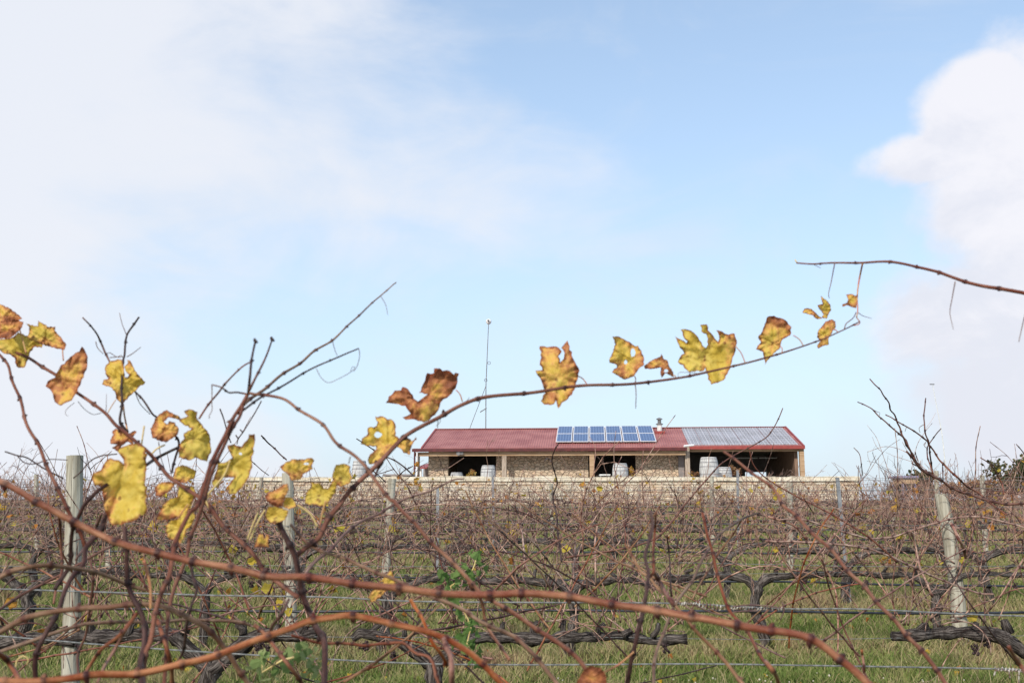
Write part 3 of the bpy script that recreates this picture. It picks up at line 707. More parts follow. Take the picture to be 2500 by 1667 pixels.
# ================================================================== TRELLIS POSTS
def post(row, top, bot, w_, label, steel=False, bend=0.0, halfround=False):
    y = ROWS[row] + (0.06 if not steel else 0.05); a = at(top[0], top[1], y); b = at(bot[0], bot[1], y); gzv = gz(b.x, y) - .15
    d = (a - b); k = (gzv - b.z) / d.z; base = b + d * k
    rr = random.Random(int(top[0])); t = thing('steel_post' if steel else 'trellis_post', label, 'post', 'steel trellis posts' if steel else 'grey wooden trellis posts', loc=base)
    m = MB(); n = 14; pts = []; rad = []
    for i in range(n + 1):
        q = i / n; p = (a - base) * q
        pts.append(p + Vector((bend * math.sin(q * math.pi) + (rr.uniform(-.003, .003)), 0, 0))); rad.append(w_ / 2 * (1.06 - .10 * q + rr.uniform(-.03, .03) * (0 if steel else 1)))
    if steel:
        m = MB()
        for dx, dy, wx, wy in ((0, 0, w_, .006), (-w_/2 + .003, .006, .006, .028), (w_/2 - .009, .006, .006, .028)):
            k0 = len(m.v); h_ = (a - base)
            m.v += [(dx - wx/2 if dx == 0 else dx, dy, 0), (dx + (wx/2 if dx == 0 else wx), dy, 0), (dx + (wx/2 if dx == 0 else wx), dy + wy, 0), (dx - wx/2 if dx == 0 else dx, dy + wy, 0)]
            m.v += [(v[0] + h_.x, v[1], h_.z) for v in m.v[k0:k0+4]]
            m.f += [tuple(k0+i for i in q) for q in ((0,3,2,1),(4,5,6,7),(0,1,5,4),(1,2,6,5),(2,3,7,6),(3,0,4,7))]
        m.build('shaft', M['steel'], t)
    else:
        m.tube(pts, rad, 14, jitter=.025, rnd=rr); m.build('shaft', M['post'], t)
        for zz in (.8, 1.25):
            q = (zz + .15) / (a.z - base.z)
            if q < 1:
                c = (a - base) * q; MB().tube([c + Vector((-w_*.56, -w_*.2, 0)), c + Vector((0, -w_*.58, .004)), c + Vector((w_*.56, -w_*.2, 0))], .003, 5).build('staple_wire', M['wire'], t)
    if row == 0:
        q0, q1 = (a - base) * .05, (a - base) * .998; o_ = Vector((.002, -w_ * .47, 0)); MB().tube([q0 + o_, (q0 + q1) / 2 + o_ + Vector((.004, -.001, 0)), q1 + o_ * .98], [.003, .0022, .003], 5).build('crack', M['bark'], t)
    return t
post(0, (183, 1112), (171, 1700), .112, 'tall pale grey wooden post close by at the left edge')
post(1, (2298, 1205), (2345, 1590), .135, 'thick weathered lichened wooden post leaning at the right', bend=.035)
post(1, (702, 1154), (712, 1570), .115, 'grey wooden post behind the two hanging red and yellow leaves')
post(2, (958, 1168), (936, 1474), .105, 'slim pale wooden post leaning left, below the left end of the building')
post(2, (2045, 1165), (2075, 1474), .045, 'galvanised steel post leaning, right of the end of the stone wall', steel=True)
post(3, (1928, 1178), (1929, 1414), .10, 'pale wooden post standing before the right part of the stone wall')
post(3, (259, 1200), (266, 1412), .09, 'small grey wooden post behind the largest spotted yellow leaf')
post(4, (88, 1158), (91, 1370), .082, 'small brownish post with its top against the sky at far left')
post(4, (2286, 1149), (2292, 1385), .086, 'slim wooden post rising just behind the thick lichened post')
post(4, (2398, 1160), (2408, 1375), .09, 'wooden post against the sky at far right')
post(5, (1737, 1162), (1740, 1335), .095, 'wooden post in front of the tallest barrel')
post(5, (1801, 1147), (1803, 1335), .055, 'thin grey steel post just right of the barrels', steel=True)
post(5, (1203, 1147), (1205, 1335), .055, 'thin grey steel post in front of the left barrel', steel=True)
post(3, (1069, 1190), (1067, 1410), .045, 'bluish steel post between the slim leaning post and the centre', steel=True)
post(6, (638, 1165), (640, 1312), .10, 'pale post before the left end of the stone wall')
post(6, (1345, 1180), (1348, 1312), .09, 'grey post before the stone wall below the middle posts of the verandah')
post(7, (1560, 1182), (1561, 1290), .09, 'distant grey post before the stone wall below the chimney')
post(7, (2180, 1190), (2182, 1290), .09, 'distant post under the raised shelter')

# ================================================================== WIRES AND DRIP PIPES
RN = ['nearest', 'second', 'third', 'fourth', 'fifth', 'sixth', 'seventh', 'farthest']
def span(row, hgt, r, name, label, mat, group, cat, lr=(0, 0), yo=0.0, seed=0):
    y = ROWS[row] + yo; hw = y * .56 + 1.2; rr = random.Random(row * 7 + seed); n = 40; pts = []
    ph = rr.uniform(0, 6)
    for i in range(n + 1):
        q = i / n; x = -hw + 2 * hw * q
        pts.append((x, y + .01 * math.sin(x * 1.7 + ph), ground(y) + hgt + lr[0] * (1 - q) + lr[1] * q - .02 * abs(math.sin(x * .55 + ph)) + .006 * math.sin(x * 2.1 + ph)))
    o = MB().tube(pts, r, 6).build(name, mat, smooth=True); tag(o, label, cat, group)
for i in range(8):
    thick = .0013 + .00009 * ROWS[i]
    span(i, .80, thick, 'trellis_wire', f'lowest steel trellis wire carrying the vine arms of the {RN[i]} row', M['wire'], 'trellis wires of the vine rows', 'wire', yo=-.02, seed=1)
    span(i, 1.28, thick, 'trellis_wire', f'middle steel trellis wire of the {RN[i]} vine row', M['wire'], 'trellis wires of the vine rows', 'wire', yo=-.05, seed=2)
    if 0 < i < 4: span(i, 1.62, thick * .8, 'trellis_wire', f'top steel trellis wire of the {RN[i]} vine row', M['wire'], 'trellis wires of the vine rows', 'wire', yo=-.05, seed=3)
    span(i, .47, .0095 + .0003 * ROWS[i], 'drip_pipe', f'black irrigation pipe under the vines of the {RN[i]} row', M['pipe'], 'black irrigation pipes under the vine rows', 'pipe', lr=((.03, -.20) if i == 2 else (0.01, -.03)), yo=-.07, seed=4)

M['dark_berry'] = principled('dark_berry', mix2((0.02, 0.012, 0.014), (0.07, 0.045, 0.04), 60), 0.8)
# ================================================================== VINES
def catmull(P, step):
    P = [Vector(p) for p in P]; P = [P[0] * 2 - P[1]] + P + [P[-1] * 2 - P[-2]]; out_ = []
    for i in range(1, len(P) - 2):
        n = max(1, int((P[i+1] - P[i]).length / step))
        for j in range(n):
            t = j / n; a, b, c, d = P[i-1], P[i], P[i+1], P[i+2]
            out_.append(.5 * ((2*b) + (c - a)*t + (2*a - 5*b + 4*c - d)*t*t + (3*b - a - 3*c + d)*t**3))
    out_.append(P[-2]); return out_
def gnarl(pts, r0, r1, rnd, step=.03, amp=.012, sides=9, m=None, lump=.25):
    P = catmull(pts, step); m = m or MB(); s = rnd.uniform(0, 50); n = len(P); rad = []
    for i, p in enumerate(P):
        q = i / max(1, n - 1); nv = noise.noise_vector(Vector((s, i * step * 7, 0))); P[i] = p + nv * amp
        rad.append((r0 + (r1 - r0) * q) * (1 + lump * noise.noise(Vector((s + 9, i * step * 11, 3))) * 1.6))
    m.tube(P, rad, sides, jitter=.26 if sides > 5 else 0, rnd=rnd, streak=True); return m
def grow(rnd, p, d, L, droop, n=9, wob=.14):
    pts = [Vector(p)]; d = Vector(d).normalized(); seg = L / n; kink = Vector((rnd.uniform(-1, 1), rnd.uniform(-1, 1), rnd.uniform(-1, 1)))
    for i in range(n):
        d = (d + Vector((rnd.gauss(0, wob), rnd.gauss(0, wob * .7), rnd.gauss(0, wob))) + kink * .05 + Vector((0, 0, -droop)) * (i / n)).normalized()
        pts.append(pts[-1] + d * seg)
    return pts
def make_vine(row, x, la, ra, seed, label, ncane, lmax=1.0, head=.66):
    rnd = random.Random(seed); y = ROWS[row]; near = row <= 1; sides = (7, 6, 5, 4, 3, 3, 3, 3)[row]
    t = thing('grapevine', label, 'grapevine', 'pruned grapevines along the trellis rows', loc=(x, y, gz(x, y) - .03))
    m = MB(); dx = rnd.uniform(-.12, .12); hz_ = head + rnd.uniform(-.05, .05); thick = rnd.uniform(.036, .052) * (1.15 if row == 0 else 1 if row < 3 else .8); lmax *= rnd.uniform(.7, 1.25); ncane = int(ncane * rnd.uniform(.75, 1.2))
    bs = 10 if near else (6 if row < 4 else 4)
    gnarl([(0, 0, -.05), (rnd.uniform(-.06, .06), 0, hz_*.3), (dx + rnd.uniform(-.06, .06), 0, hz_*.65), (dx, 0, hz_)], thick*1.05, thick*1.2, rnd, .04 if near else .09, .012, bs, m)
    m.build('trunk', M['bark'], t, smooth=near)
    arms = []
    for s, L in ((-1, la), (1, ra)):
        if L <= 0: continue
        zc = .80
        P = [(dx, 0, hz_ - .03), (dx + s*.10, 0, hz_ + .06), (dx + s*.28, rnd.uniform(-.02, .02), zc - .01)]
        k = .5
        while k < L: P.append((dx + s*k, rnd.uniform(-.02, .02), zc + rnd.uniform(-.03, .03))); k += .25
        P.append((dx + s*L, 0, zc + rnd.uniform(-.02, .02)))
        cm = gnarl(P, thick*.95, thick*.62, rnd, .04 if near else .12, .010, bs, None)
        arms.append((s, L, P))
        k = .2
        while k < L:                                   # knuckles with stubs
            px_ = dx + s*k; h = rnd.uniform(.04, .11)
            gnarl([(px_, 0, zc), (px_ + rnd.uniform(-.03, .03), rnd.uniform(-.02, .02), zc + h*.6), (px_ + rnd.uniform(-.05, .05), rnd.uniform(-.03, .03), zc + h)], thick*.5, thick*.36, rnd, .03, .006, bs - 2 if bs > 5 else 4, cm)
            k += rnd.uniform(.14, .26)
        cm.build('vine_arm', M['bark'], t, smooth=near)
        if near:
            for _ in range(rnd.randint(1, 3)):             # withered bunches and curls left hanging under the arm
                u_ = rnd.uniform(.15, L); bz = zc - rnd.uniform(.05, .12); bm_ = MB()
                for _k in range(26):
                    q_ = Vector((dx + s*u_ + rnd.gauss(0, .011), rnd.gauss(0, .011) - .03, bz + rnd.uniform(-.03, .03))); r_q = rnd.uniform(.007, .012)
                    bm_.lathe([(r_q*.3, -r_q), (r_q, 0), (r_q*.3, r_q)], q_, 5)
                bm_.build('withered_bunch', M['dark_berry'], t)
                cu_ = MB(); cu_.tube(grow(rnd, (dx + s*u_, -.04, zc + .02), (rnd.gauss(0, 1), -.6, rnd.gauss(0, .7)), rnd.uniform(.15, .3), .5, 12, .55), .0016, 4); cu_.build('tendril', M['cane_dark'], t)
    tw = MB(); cards = Cards(); r0 = (.0046, .0047, .0047, .0048, .0050, .0050, .0048, .0048)[row]
    tot = la + ra; lv = []
    for c in range(ncane):
        u = rnd.uniform(-la, ra); z0 = .80 + rnd.uniform(.02, .12)
        kind = rnd.random(); s = rnd.choice((-1, 1))
        if kind < .68: d = (rnd.gauss(0, .38), rnd.gauss(0, .22), 1); L = rnd.uniform(.35, lmax); dr = rnd.uniform(0, .10)
        elif kind < .85: d = (s * rnd.uniform(.5, 1.4), rnd.gauss(0, .25), 1); L = rnd.uniform(.5, lmax * 1.4); dr = rnd.uniform(.18, .45)
        else: d = (s * rnd.uniform(.4, 1.2), rnd.gauss(0, .3), rnd.uniform(-.2, .5)); L = rnd.uniform(.3, .8); dr = rnd.uniform(.2, .6)
        dk = rnd.choice((0, 0, 0, .08, .25, .65, .9)); P = grow(rnd, (dx + u, rnd.uniform(-.03, .03), z0), d, L, dr, 9 if row < 4 else 6)
        n = len(P); r = r0 * rnd.uniform(.75, 1.25); cm = MB() if near else tw
        if near:
            Q = catmull(P, .022); nn = len(Q); nd = []; rad = []
            for i in range(nn):
                ph = (i % 4); isn = ph == 0; nd.append(max(dk * .9, 1.0 if isn else 0.0)); rad.append(r * (1 - .55 * i / nn) * (1.35 if isn else 1))
            cm.tube(Q, rad, sides, node=nd, streak=True)
        else: cm.tube(P, [r * (1 - .5 * i / n) for i in range(n)], sides, cap=False, node=[dk] * n)
        for _ in range(rnd.randint(1, 4) if near else rnd.randint(1, 3)):
            i = rnd.randint(2, n - 2); T = (P[i] - P[i-1]).normalized(); dd = T + Vector((rnd.gauss(0, .8), rnd.gauss(0, .5), rnd.gauss(0, .5)))
            tp = grow(rnd, P[i], dd, rnd.uniform(.08, .36), rnd.uniform(0, .2), 4, .22)
            tw.tube(tp, [r * .55 * (1 - .12 * q) for q in range(5)], 4 if near else 3, cap=False, node=[dk] * 5)
            if rnd.random() < .25:
                for q in range(3): tw.tube(grow(rnd, tp[2], (rnd.gauss(0, 1), rnd.gauss(0, 1), rnd.gauss(0, .6)), .05, .3, 4, .6), r * .35, 3, cap=False, node=[dk] * 5)
        if near: cm.build('cane', M['cane_row'], t, smooth=True)
        if rnd.random() < (.12 if row < 5 else .15):
            p = P[rnd.randint(1, n - 1)]; lv.append(p)
    tg = tw.build('twig_tangle', M['cane_row'], t, smooth=False); tg['kind'] = 'stuff'
    for p in lv:
        if near:
            c2 = Cards(); c2.add(p, rnd.uniform(.05, .09), rnd, rnd.random() * .8); c2.build('leaf', M['autumn'], t)
        else: cards.add(p, rnd.uniform(.06, .11), rnd, rnd.random() * .9)
    # a cluster of yellow leaves here and there
    if rnd.random() < .30:
        q = Vector((dx + rnd.uniform(-la, ra), 0, rnd.uniform(.9, 1.5)))
        for _ in range(rnd.randint(4, 9)):
            p = q + Vector((rnd.gauss(0, .10), rnd.gauss(0, .05), rnd.gauss(0, .12)))
            if near:
                c2 = Cards(); c2.add(p, rnd.uniform(.045, .08), rnd, rnd.random() * .8); c2.build('leaf', M['autumn'], t)
            else: cards.add(p, rnd.uniform(.05, .10), rnd, rnd.random() * .9)
    if cards.v:
        lo = cards.build('sparse_leaves', M['autumn'], t); lo['kind'] = 'stuff'
    return t
# nearest row: hand placed trunks
A = [(X(-60, 7, 1600), .9, .75, 30), (X(512, 7, 1600), .95, .70, 52), (X(1090, 7, 1600), .55, 1.72, 70), (X(2500, 7, 1600), 1.0, .6, 56)]
for i, (x, la, ra, nc) in enumerate(A):
    make_vine(0, x, la, ra, 100 + i, f'gnarled dark grapevine of the nearest row, {ORD[i]} trunk from the left', nc, 1.3, .62)
for r_ in range(1, 8):
    y = ROWS[r_]; hw = y * .53 + .5; sp_ = 1.75
    if r_ == 1: xs = [X(1850, 10, 1500) + k * 1.8 for k in range(-5, 3)]
    else:
        off = random.Random(r_).uniform(0, sp_); xs = []
        x = -hw + off - .4
        while x < hw: xs.append(x + random.Random(int(x * 100) + r_).uniform(-.15, .15)); x += sp_
    for i, x in enumerate(xs):
        px_ = 1250 + x / y * 2466; out_ = r_ > 3 and (px_ < 570 or px_ > 2120)
        make_vine(r_, x, .9, .9, r_ * 1000 + i, f'bare brown grapevine of the {RN[r_]} row, {ORD[i]} trunk from the left', int((20, 58, 64, 62, 56, 48, 38, 34)[r_] * (1.45 if out_ else 1)), (1.0, 1.15, 1.05, 1.0, .9, .8, .70, .66)[r_] * (1.15 if out_ else 1))

# ================================================================== FOREGROUND SHOOTS of the vine beside the camera
def fr(ox, oy, s): return lambda L: [(ox + p[0] * s, oy + p[1] * s) for p in L]
S_ = 625 / 2099
K1, K3, K4, K5, K6 = fr(0, 700, S_), fr(0, 1200, S_), fr(625, 1200, S_), fr(1250, 1200, S_), fr(1875, 1200, S_)
KB, KE, KF, KG, K7 = fr(400, 700, S_), fr(800, 700, S_), fr(1250, 700, 625 / 2352), fr(1875, 600, S_), fr(2050, 900, 450 / 1764)
FV = fr(0, 0, 2500 / 2352)
KH = fr(250, 950, 300 / 1176); KI = fr(400, 1050, 400 / 2349); KJ = fr(550, 1080, 450 / 2352); KR = fr(2100, 1080, 400 / 2349)
def shoot(label, name='vine_shoot', group='grapevine shoots in the foreground'):
    return thing(name, label, 'vine shoot', group)
def cane(parent, pts, D, t0, t1, mat, gap=None, seed=0, zig=1.0, name='cane', sides=10, nodes=True, bud=True):
    """a cane through photograph points: depth D or (D0, D1) metres, thickness t0..t1 in photo pixels"""
    D0, D1 = D if isinstance(D, tuple) else (D, D); rnd = random.Random(int(pts[0][0] * 7 + pts[0][1]) + seed)
    t0 *= .88; t1 *= .88
    P = catmull([(p[0], p[1], 0) for p in pts], 4.0); n = len(P)
    cum = [0]
    for i in range(1, n): cum.append(cum[-1] + (P[i] - P[i-1]).length)
    T_ = cum[-1]; g0 = gap or max(28, (t0 + t1) * 2.9); nds = []; q = rnd.uniform(.2, .8) * g0
    while q < T_: nds.append(q); q += g0 * rnd.uniform(.75, 1.25)
    W = []; rad = []; nd = []; ph = rnd.uniform(0, 6)
    for i in range(n):
        q = cum[i] / T_; d = D0 + (D1 - D0) * q + .02 * D0 * math.sin(ph + q * 5)
        T = (P[min(i+1, n-1)] - P[max(i-1, 0)]).normalized(); nx, ny = -T.y, T.x
        k = sum(1 for v in nds if v < cum[i]); lo_ = nds[k-1] if k else -g0 * .5; hi_ = nds[k] if k < len(nds) else T_ + g0 * .5
        f_ = (cum[i] - lo_) / max(1, hi_ - lo_); tri = (2 * f_ - 1) * (1 if k % 2 else -1)
        th = t0 + (t1 - t0) * q; off = tri * th * .22 * zig if nodes else 0
        x = at(P[i].x + nx * off, P[i].y + ny * off, d); W.append(x)
        dist = min([abs(cum[i] - v) for v in nds] + [999]); b = math.exp(-(dist / (th * .42 + 1.2)) ** 2) if nodes else 0
        rad.append(th / 2 * d / FPX * (1 + .42 * b) * (1 + .07 * noise.noise(Vector((ph * 9, i * .11, 0))))); nd.append(b)
    m = MB(); m.tube(W, rad, sides, node=nd, streak=True)
    if nodes and bud:
        for k, v in enumerate(nds):
            i = min(range(n), key=lambda j: abs(cum[j] - v)); s = 1 if k % 2 else -1
            T = (W[min(i+2, n-1)] - W[max(i-2, 0)]).normalized(); side = T.cross(Vector((0, 1, 0))).normalized() * s; r = rad[i]
            L = r * rnd.uniform(.35, 1.0)
            m.tube([W[i] + side * r * .3, W[i] + side * (r * .8 + L * .4) + T * L * .25, W[i] + side * (r * .8 + L) + T * L * .7], [r * .75, r * .55, r * .12], 6, node=[1, 1, 1], streak=True)
    # a frayed brown tip
    return m.build(name, M[mat], parent, smooth=True)
def tendril(parent, pts, D, t=1.6, t1=None, mat='tendril', name='tendril'):
    P = catmull([(p[0], p[1], 0) for p in pts], 4.0); n = len(P); t1 = t1 or t * .6
    m = MB(); m.tube([at(p.x, p.y, D + .004 * D * math.sin(i * .06)) for i, p in enumerate(P)], [(t + (t1 - t) * i / n) / 2 * D / FPX for i in range(n)], 6)
    return m.build(name, M[mat], parent, smooth=True)
def inside(p, poly):
    c = False; j = len(poly) - 1
    for i in range(len(poly)):
        a, b = poly[i], poly[j]
        if (a[1] > p[1]) != (b[1] > p[1]) and p[0] < (b[0] - a[0]) * (p[1] - a[1]) / (b[1] - a[1]) + a[0]: c = not c
        j = i
    return c
def leaf(parent, pts, D, brown=0.3, green=0.3, top=0.0, side=0.0, base=None, holes=(), curl=.55, seed=None, label=None, ser=1.0):
    """a grape leaf: outline traced in photo pixels, put at D metres and curled in depth; top/side shift the browning"""
    rnd = random.Random(seed if seed is not None else int(pts[0][0] * 3 + pts[0][1])); n = len(pts)
    xs = [p[0] for p in pts]; ys = [p[1] for p in pts]; x0, x1, y0, y1 = min(xs), max(xs), min(ys), max(ys); size = max(x1 - x0, y1 - y0)
    step = size / (40 if size > 60 else 28); O = []
    for i in range(n):
        a, b = Vector(pts[i]), Vector(pts[(i+1) % n]); L = (b - a).length; k = max(1, int(L / (size / 24))); nr = Vector((-(b - a).y, (b - a).x)) / max(L, 1e-6)
        for j in range(k):
            q = a + (b - a) * (j / k); O.append(q + (nr * rnd.uniform(-1, 1) * size * .016 * ser if j else Vector((0, 0))))
    H = []
    for hx, hy, ha, hb in holes:
        H.append([Vector((hx + ha * math.cos(q) * rnd.uniform(.8, 1.2), hy + hb * math.sin(q) * rnd.uniform(.8, 1.2))) for q in np.linspace(0, 6.283, 13)[:-1]])
    verts = list(O); edges = [(i, (i+1) % len(O)) for i in range(len(O))]
    for h in H:
        k = len(verts); verts += h; edges += [(k + i, k + (i+1) % len(h)) for i in range(len(h))]
    gx = x0
    BX = np.array([v.x for v in verts]); BY_ = np.array([v.y for v in verts]); OX = np.array([v.x for v in O]); OY = np.array([v.y for v in O])
    while gx < x1:
        gy = y0
        while gy < y1:
            p = Vector((gx + rnd.uniform(-.3, .3) * step, gy + rnd.uniform(-.3, .3) * step))
            if np.min((BX - p.x) ** 2 + (BY_ - p.y) ** 2) > (step * .45) ** 2 and inside(p, O) and not any(inside(p, h) for h in H): verts.append(p)
            gy += step
        gx += step
    co, ed_, fc, *_r = delaunay_2d_cdt(verts, edges, [], 0, 1e-4)
    F = []
    for f in fc:
        c = sum((co[i] for i in f), Vector((0, 0))) / len(f)
        if inside(c, O) and not any(inside(c, h) for h in H): F.append(tuple(f))
    if base is None: base = ((x0 + x1) / 2 + rnd.uniform(-.1, .1) * size, (y0 + y1) / 2 + rnd.uniform(0, .2) * size)
    base = Vector(base); c0 = Vector(((x0 + x1) / 2, (y0 + y1) / 2)); main = (c0 - base); main = main.normalized() if main.length > size * .08 else Vector((0, -1))
    angs = [math.atan2(main.y, main.x) + k for k in (-1.9, -1.0, 0, 1.0, 1.9)]
    sm = size * D / FPX; d1 = rnd.uniform(0, 3.14); ax1 = Vector((math.cos(d1), math.sin(d1))); ax2 = Vector((-ax1.y, ax1.x)); sg = rnd.choice((-1, 1)); s1, s2, s3 = (rnd.uniform(0, 50) for _ in range(3))
    edge_ = []; vein_ = []; br_ = []; P3 = []
    O_ = O + [q for h in H for q in h]
    for v in co:
        dd = math.sqrt(np.min((OX - v.x) ** 2 + (OY - v.y) ** 2)) / size; edge_.append(dd)
        r = v - base; best = 0
        for a in angs:
            u = Vector((math.cos(a), math.sin(a))); al = r.dot(u)
            if al > 0:
                dist = abs(r.x * u.y - r.y * u.x)
                # side veins
                best = max(best, 1 - dist / (size * .022)); w2 = (al - dist * .8) / (size * .13); fr_ = abs(w2 - round(w2)) * size * .13
                if dist < size * .26 and al > dist: best = max(best, .55 * (1 - fr_ / (size * .016)))
        vein_.append(max(0, best))
        q = (v - c0) / size
        br_.append(max(-.6, brown + top * (-q.y * 2) + side * (q.x * 2)))
        dep = curl * (1.1 * sg * (q.dot(ax1)) ** 2 * 2 + .7 * q.dot(ax2) ** 3 * 4) +   .17 * noise.noise(Vector((q.x * 3.5 + s1, q.y * 3.5, s2))) + .085 * noise.noise(Vector((q.x * 8 + s1, q.y * 8, s3))) + .05 * (1 - min(1, dd / .12)) * math.sin(17 * math.atan2(q.y, q.x) + s1) + .03 * max(0, best)
        P3.append(at(v.x, v.y, D + dep * sm * .8))
    ctr = at(c0.x, c0.y, D)
    m = MB(); m.v = [tuple(p - ctr) for p in P3]; m.f = F; m.a = {'edge': edge_, 'vein': vein_, 'brown': br_, 'green': [green] * len(co)}
    o = m.build('leaf', M['leaf'], parent, smooth=True, loc=ctr)
    if label: o['label'] = label
    return o

# --- the long arching shoot across the picture, rising from a dark forked stem
s = shoot('long arching leafy shoot with yellow and brown leaves rising from a dark forked stem', 'leafy_vine_shoot')
arch = K4([(335, 520), (400, 470), (510, 390), (545, 320), (590, 220), (690, 100), (770, 0)]) + FV([(880, 1052), (935, 1000), (1000, 962), (1060, 930), (1125, 911), (1240, 899), (1345, 885), (1460, 881), (1550, 869), (1640, 851), (1710, 835), (1780, 815), (1845, 795), (1890, 779), (1925, 763), (1948, 752), (1975, 738)])
cane(s, arch, (1.25, 1.6), 15, 3.2, 'cane_brown', gap=95, zig=.7)
cane(s, K4([(180, 245), (240, 380), (310, 520), (345, 640), (370, 745), (400, 870), (445, 1000), (490, 1120), (545, 1210), (560, 1350), (560, 1600)]), (1.27, 1.2), 15, 17, 'cane_dark', gap=150, name='cane')
for a, b in (((1325, 862), (1349, 884)), ((1457, 863), (1459, 880)), ((1545, 862), (1552, 868)), ((1690, 795), (1712, 835)), ((1822, 770), (1846, 795)), ((1793, 795), (1796, 812)), ((1047, 895), (1062, 922)), ((1925, 764), (1910, 757))):
    tendril(s, FV([a, ((a[0]+b[0])/2 + 2, (a[1]+b[1])/2 - 3), b]), 1.5, 2.4, 3.2, 'petiole', 'petiole')
tendril(s, FV([(1459, 882), (1461, 905), (1460, 938)]), 1.5, 2.6, 1.6)
tendril(s, KG([(625, 690), (640, 640), (700, 590), (722, 545)]), 1.57, 3, 2); tendril(s, KG([(735, 545), (780, 575), (850, 595)]), 1.57, 2.2, 1)
tendril(s, KE([(1120, 950), (1150, 925), (1160, 905)]), 1.45, 2, 1); tendril(s, KE([(905, 1080), (903, 1120), (900, 1160)]), 1.45, 2.2, 1.4); tendril(s, KE([(925, 1070), (920, 1110), (890, 1140)]), 1.45, 1.6, 1)
tendril(s, KF([(1700, 795), (1600, 785), (1530, 790), (1530, 835)]), 1.5, 1.6, 1)
tendril(s, KE([(455, 1390), (450, 1440), (410, 1500), (390, 1560)]), 1.35, 6, 5, 'cane_dark', 'cane')
leaf(s, KE([(390,1060),(470,1070),(540,1100),(560,1150),(555,1220),(590,1250),(640,1225),(690,1265),(722,1228),(730,1250),(690,1300),(670,1380),(620,1360),(590,1320),(560,1310),(530,1330),(470,1390),(400,1440),(340,1455),(328,1420),(350,1370),(400,1330),(395,1305),(330,1305),(270,1290),(280,1245),(330,1200),(330,1155),(400,1140),(410,1110)]), 1.38, .35, .15, side=.25, holes=[(*KE([(415, 1212)])[0], 9, 7)], label='orange yellow leaf with a small hole and a torn tail')
leaf(s, KE([(475,950),(500,900),(550,850),(600,848),(612,820),(660,840),(680,870),(705,915),(740,940),(780,910),(820,880),(745,872),(780,800),(815,705),(870,708),(872,668),(920,668),(945,690),(1000,688),(1035,720),(1045,703),(1078,712),(1065,780),(1030,850),(980,910),(925,950),(908,1010),(880,1050),(835,1092),(790,1112),(740,1100),(690,1085),(640,1090),(613,1070),(650,1058),(680,1040),(650,1000),(636,975),(560,960),(520,955)]), 1.42, .95, .3, top=.75, side=.1, label='large leaf, dark red above and yellow below')
leaf(s, KE([(1735,488),(1800,495),(1850,488),(1895,500),(1920,530),(1890,570),(1905,620),(1935,590),(1942,545),(1915,500),(1940,470),(1965,440),(1985,490),(2000,560),(2030,620),(2065,690),(2050,760),(2010,860),(1970,920),(1920,950),(1890,998),(1872,930),(1855,962),(1775,965),(1748,935),(1785,870),(1762,800),(1720,725),(1703,688),(1760,682),(1738,640),(1752,580)]), 1.47, .62, .3, side=.25, top=.15, label='tall ragged leaf with brown lobes hanging over the cane')
leaf(s, KF([(922,455),(990,460),(1060,500),(1130,545),(1160,543),(1190,590),(1212,650),(1215,710),(1172,745),(1150,780),(1120,820),(1040,852),(980,820),(918,785),(935,755),(965,740),(960,715),(895,695),(900,650),(930,580),(950,530)]), 1.49, .60, .2, side=.4, holes=[(*KF([(1110, 602)])[0], 6, 12), (*KF([(1045, 692)])[0], 4, 5)], label='small brown edged leaf with a long hole')
leaf(s, KF([(1212,725),(1290,670),(1360,642),(1372,612),(1388,655),(1430,680),(1440,720),(1480,780),(1488,835),(1430,800),(1405,795),(1376,838),(1364,790),(1370,742),(1280,755),(1220,752)]), 1.49, 1.0, .1, side=.3, holes=[(*KF([(1415, 772)])[0], 5, 4)], label='small curled reddish brown leaf')
leaf(s, KF([(1497,452),(1540,480),(1602,518),(1612,500),(1570,450),(1548,392),(1590,388),(1640,400),(1690,440),(1722,490),(1750,540),(1780,562),(1802,530),(1800,480),(1785,435),(1740,412),(1728,350),(1790,345),(1800,400),(1850,450),(1893,505),(1902,450),(1876,398),(1930,410),(1990,440),(2045,428),(2067,500),(2050,600),(2010,720),(1980,800),(1940,860),(1890,882),(1830,898),(1800,850),(1792,795),(1775,745),(1762,772),(1700,770),(1630,786),(1600,760),(1572,720),(1523,690),(1540,650),(1583,612),(1542,560),(1520,510)]), 1.54, .12, .6, side=.3, top=.15, label='large broad yellow leaf with dark spots, the widest on the arching shoot')
leaf(s, FV([(1762,728),(1778,725),(1800,733),(1818,752),(1815,770),(1797,780),(1790,802),(1770,820),(1757,838),(1755,822),(1752,808),(1736,802),(1748,785),(1741,775),(1755,750)]), 1.58, .5, .5, top=.9, side=.2, label='leaf with a brown folded top and a yellow point')
leaf(s, KG([(430,410),(475,440),(510,480),(517,530),(490,570),(480,600),(450,590),(405,602),(360,568),(284,548),(300,512),(350,515),(400,560),(440,588),(458,560),(430,530),(404,485),(447,480)]), 1.62, .35, .4, curl=.3)
leaf(s, KG([(470,620),(520,603),(555,620),(557,660),(530,700),(500,750),(495,812),(460,820),(410,842),(403,820),(430,780),(400,750),(410,700),(440,660)]), 1.6, .55, .5, top=.6, curl=.3)
leaf(s, KI([(1490,890),(1560,880),(1640,830),(1720,770),(1780,765),(1790,850),(1740,960),(1700,1090),(1640,1100),(1560,1080),(1480,1010),(1450,960)]), 1.24, 1.0, .1, side=-.2, label='crumpled rusty red leaf above the fork')
leaf(s, KI([(1740,960),(1830,960),(1880,1020),(1900,1090),(1800,1130),(1700,1100)]), 1.25, .35, .5)
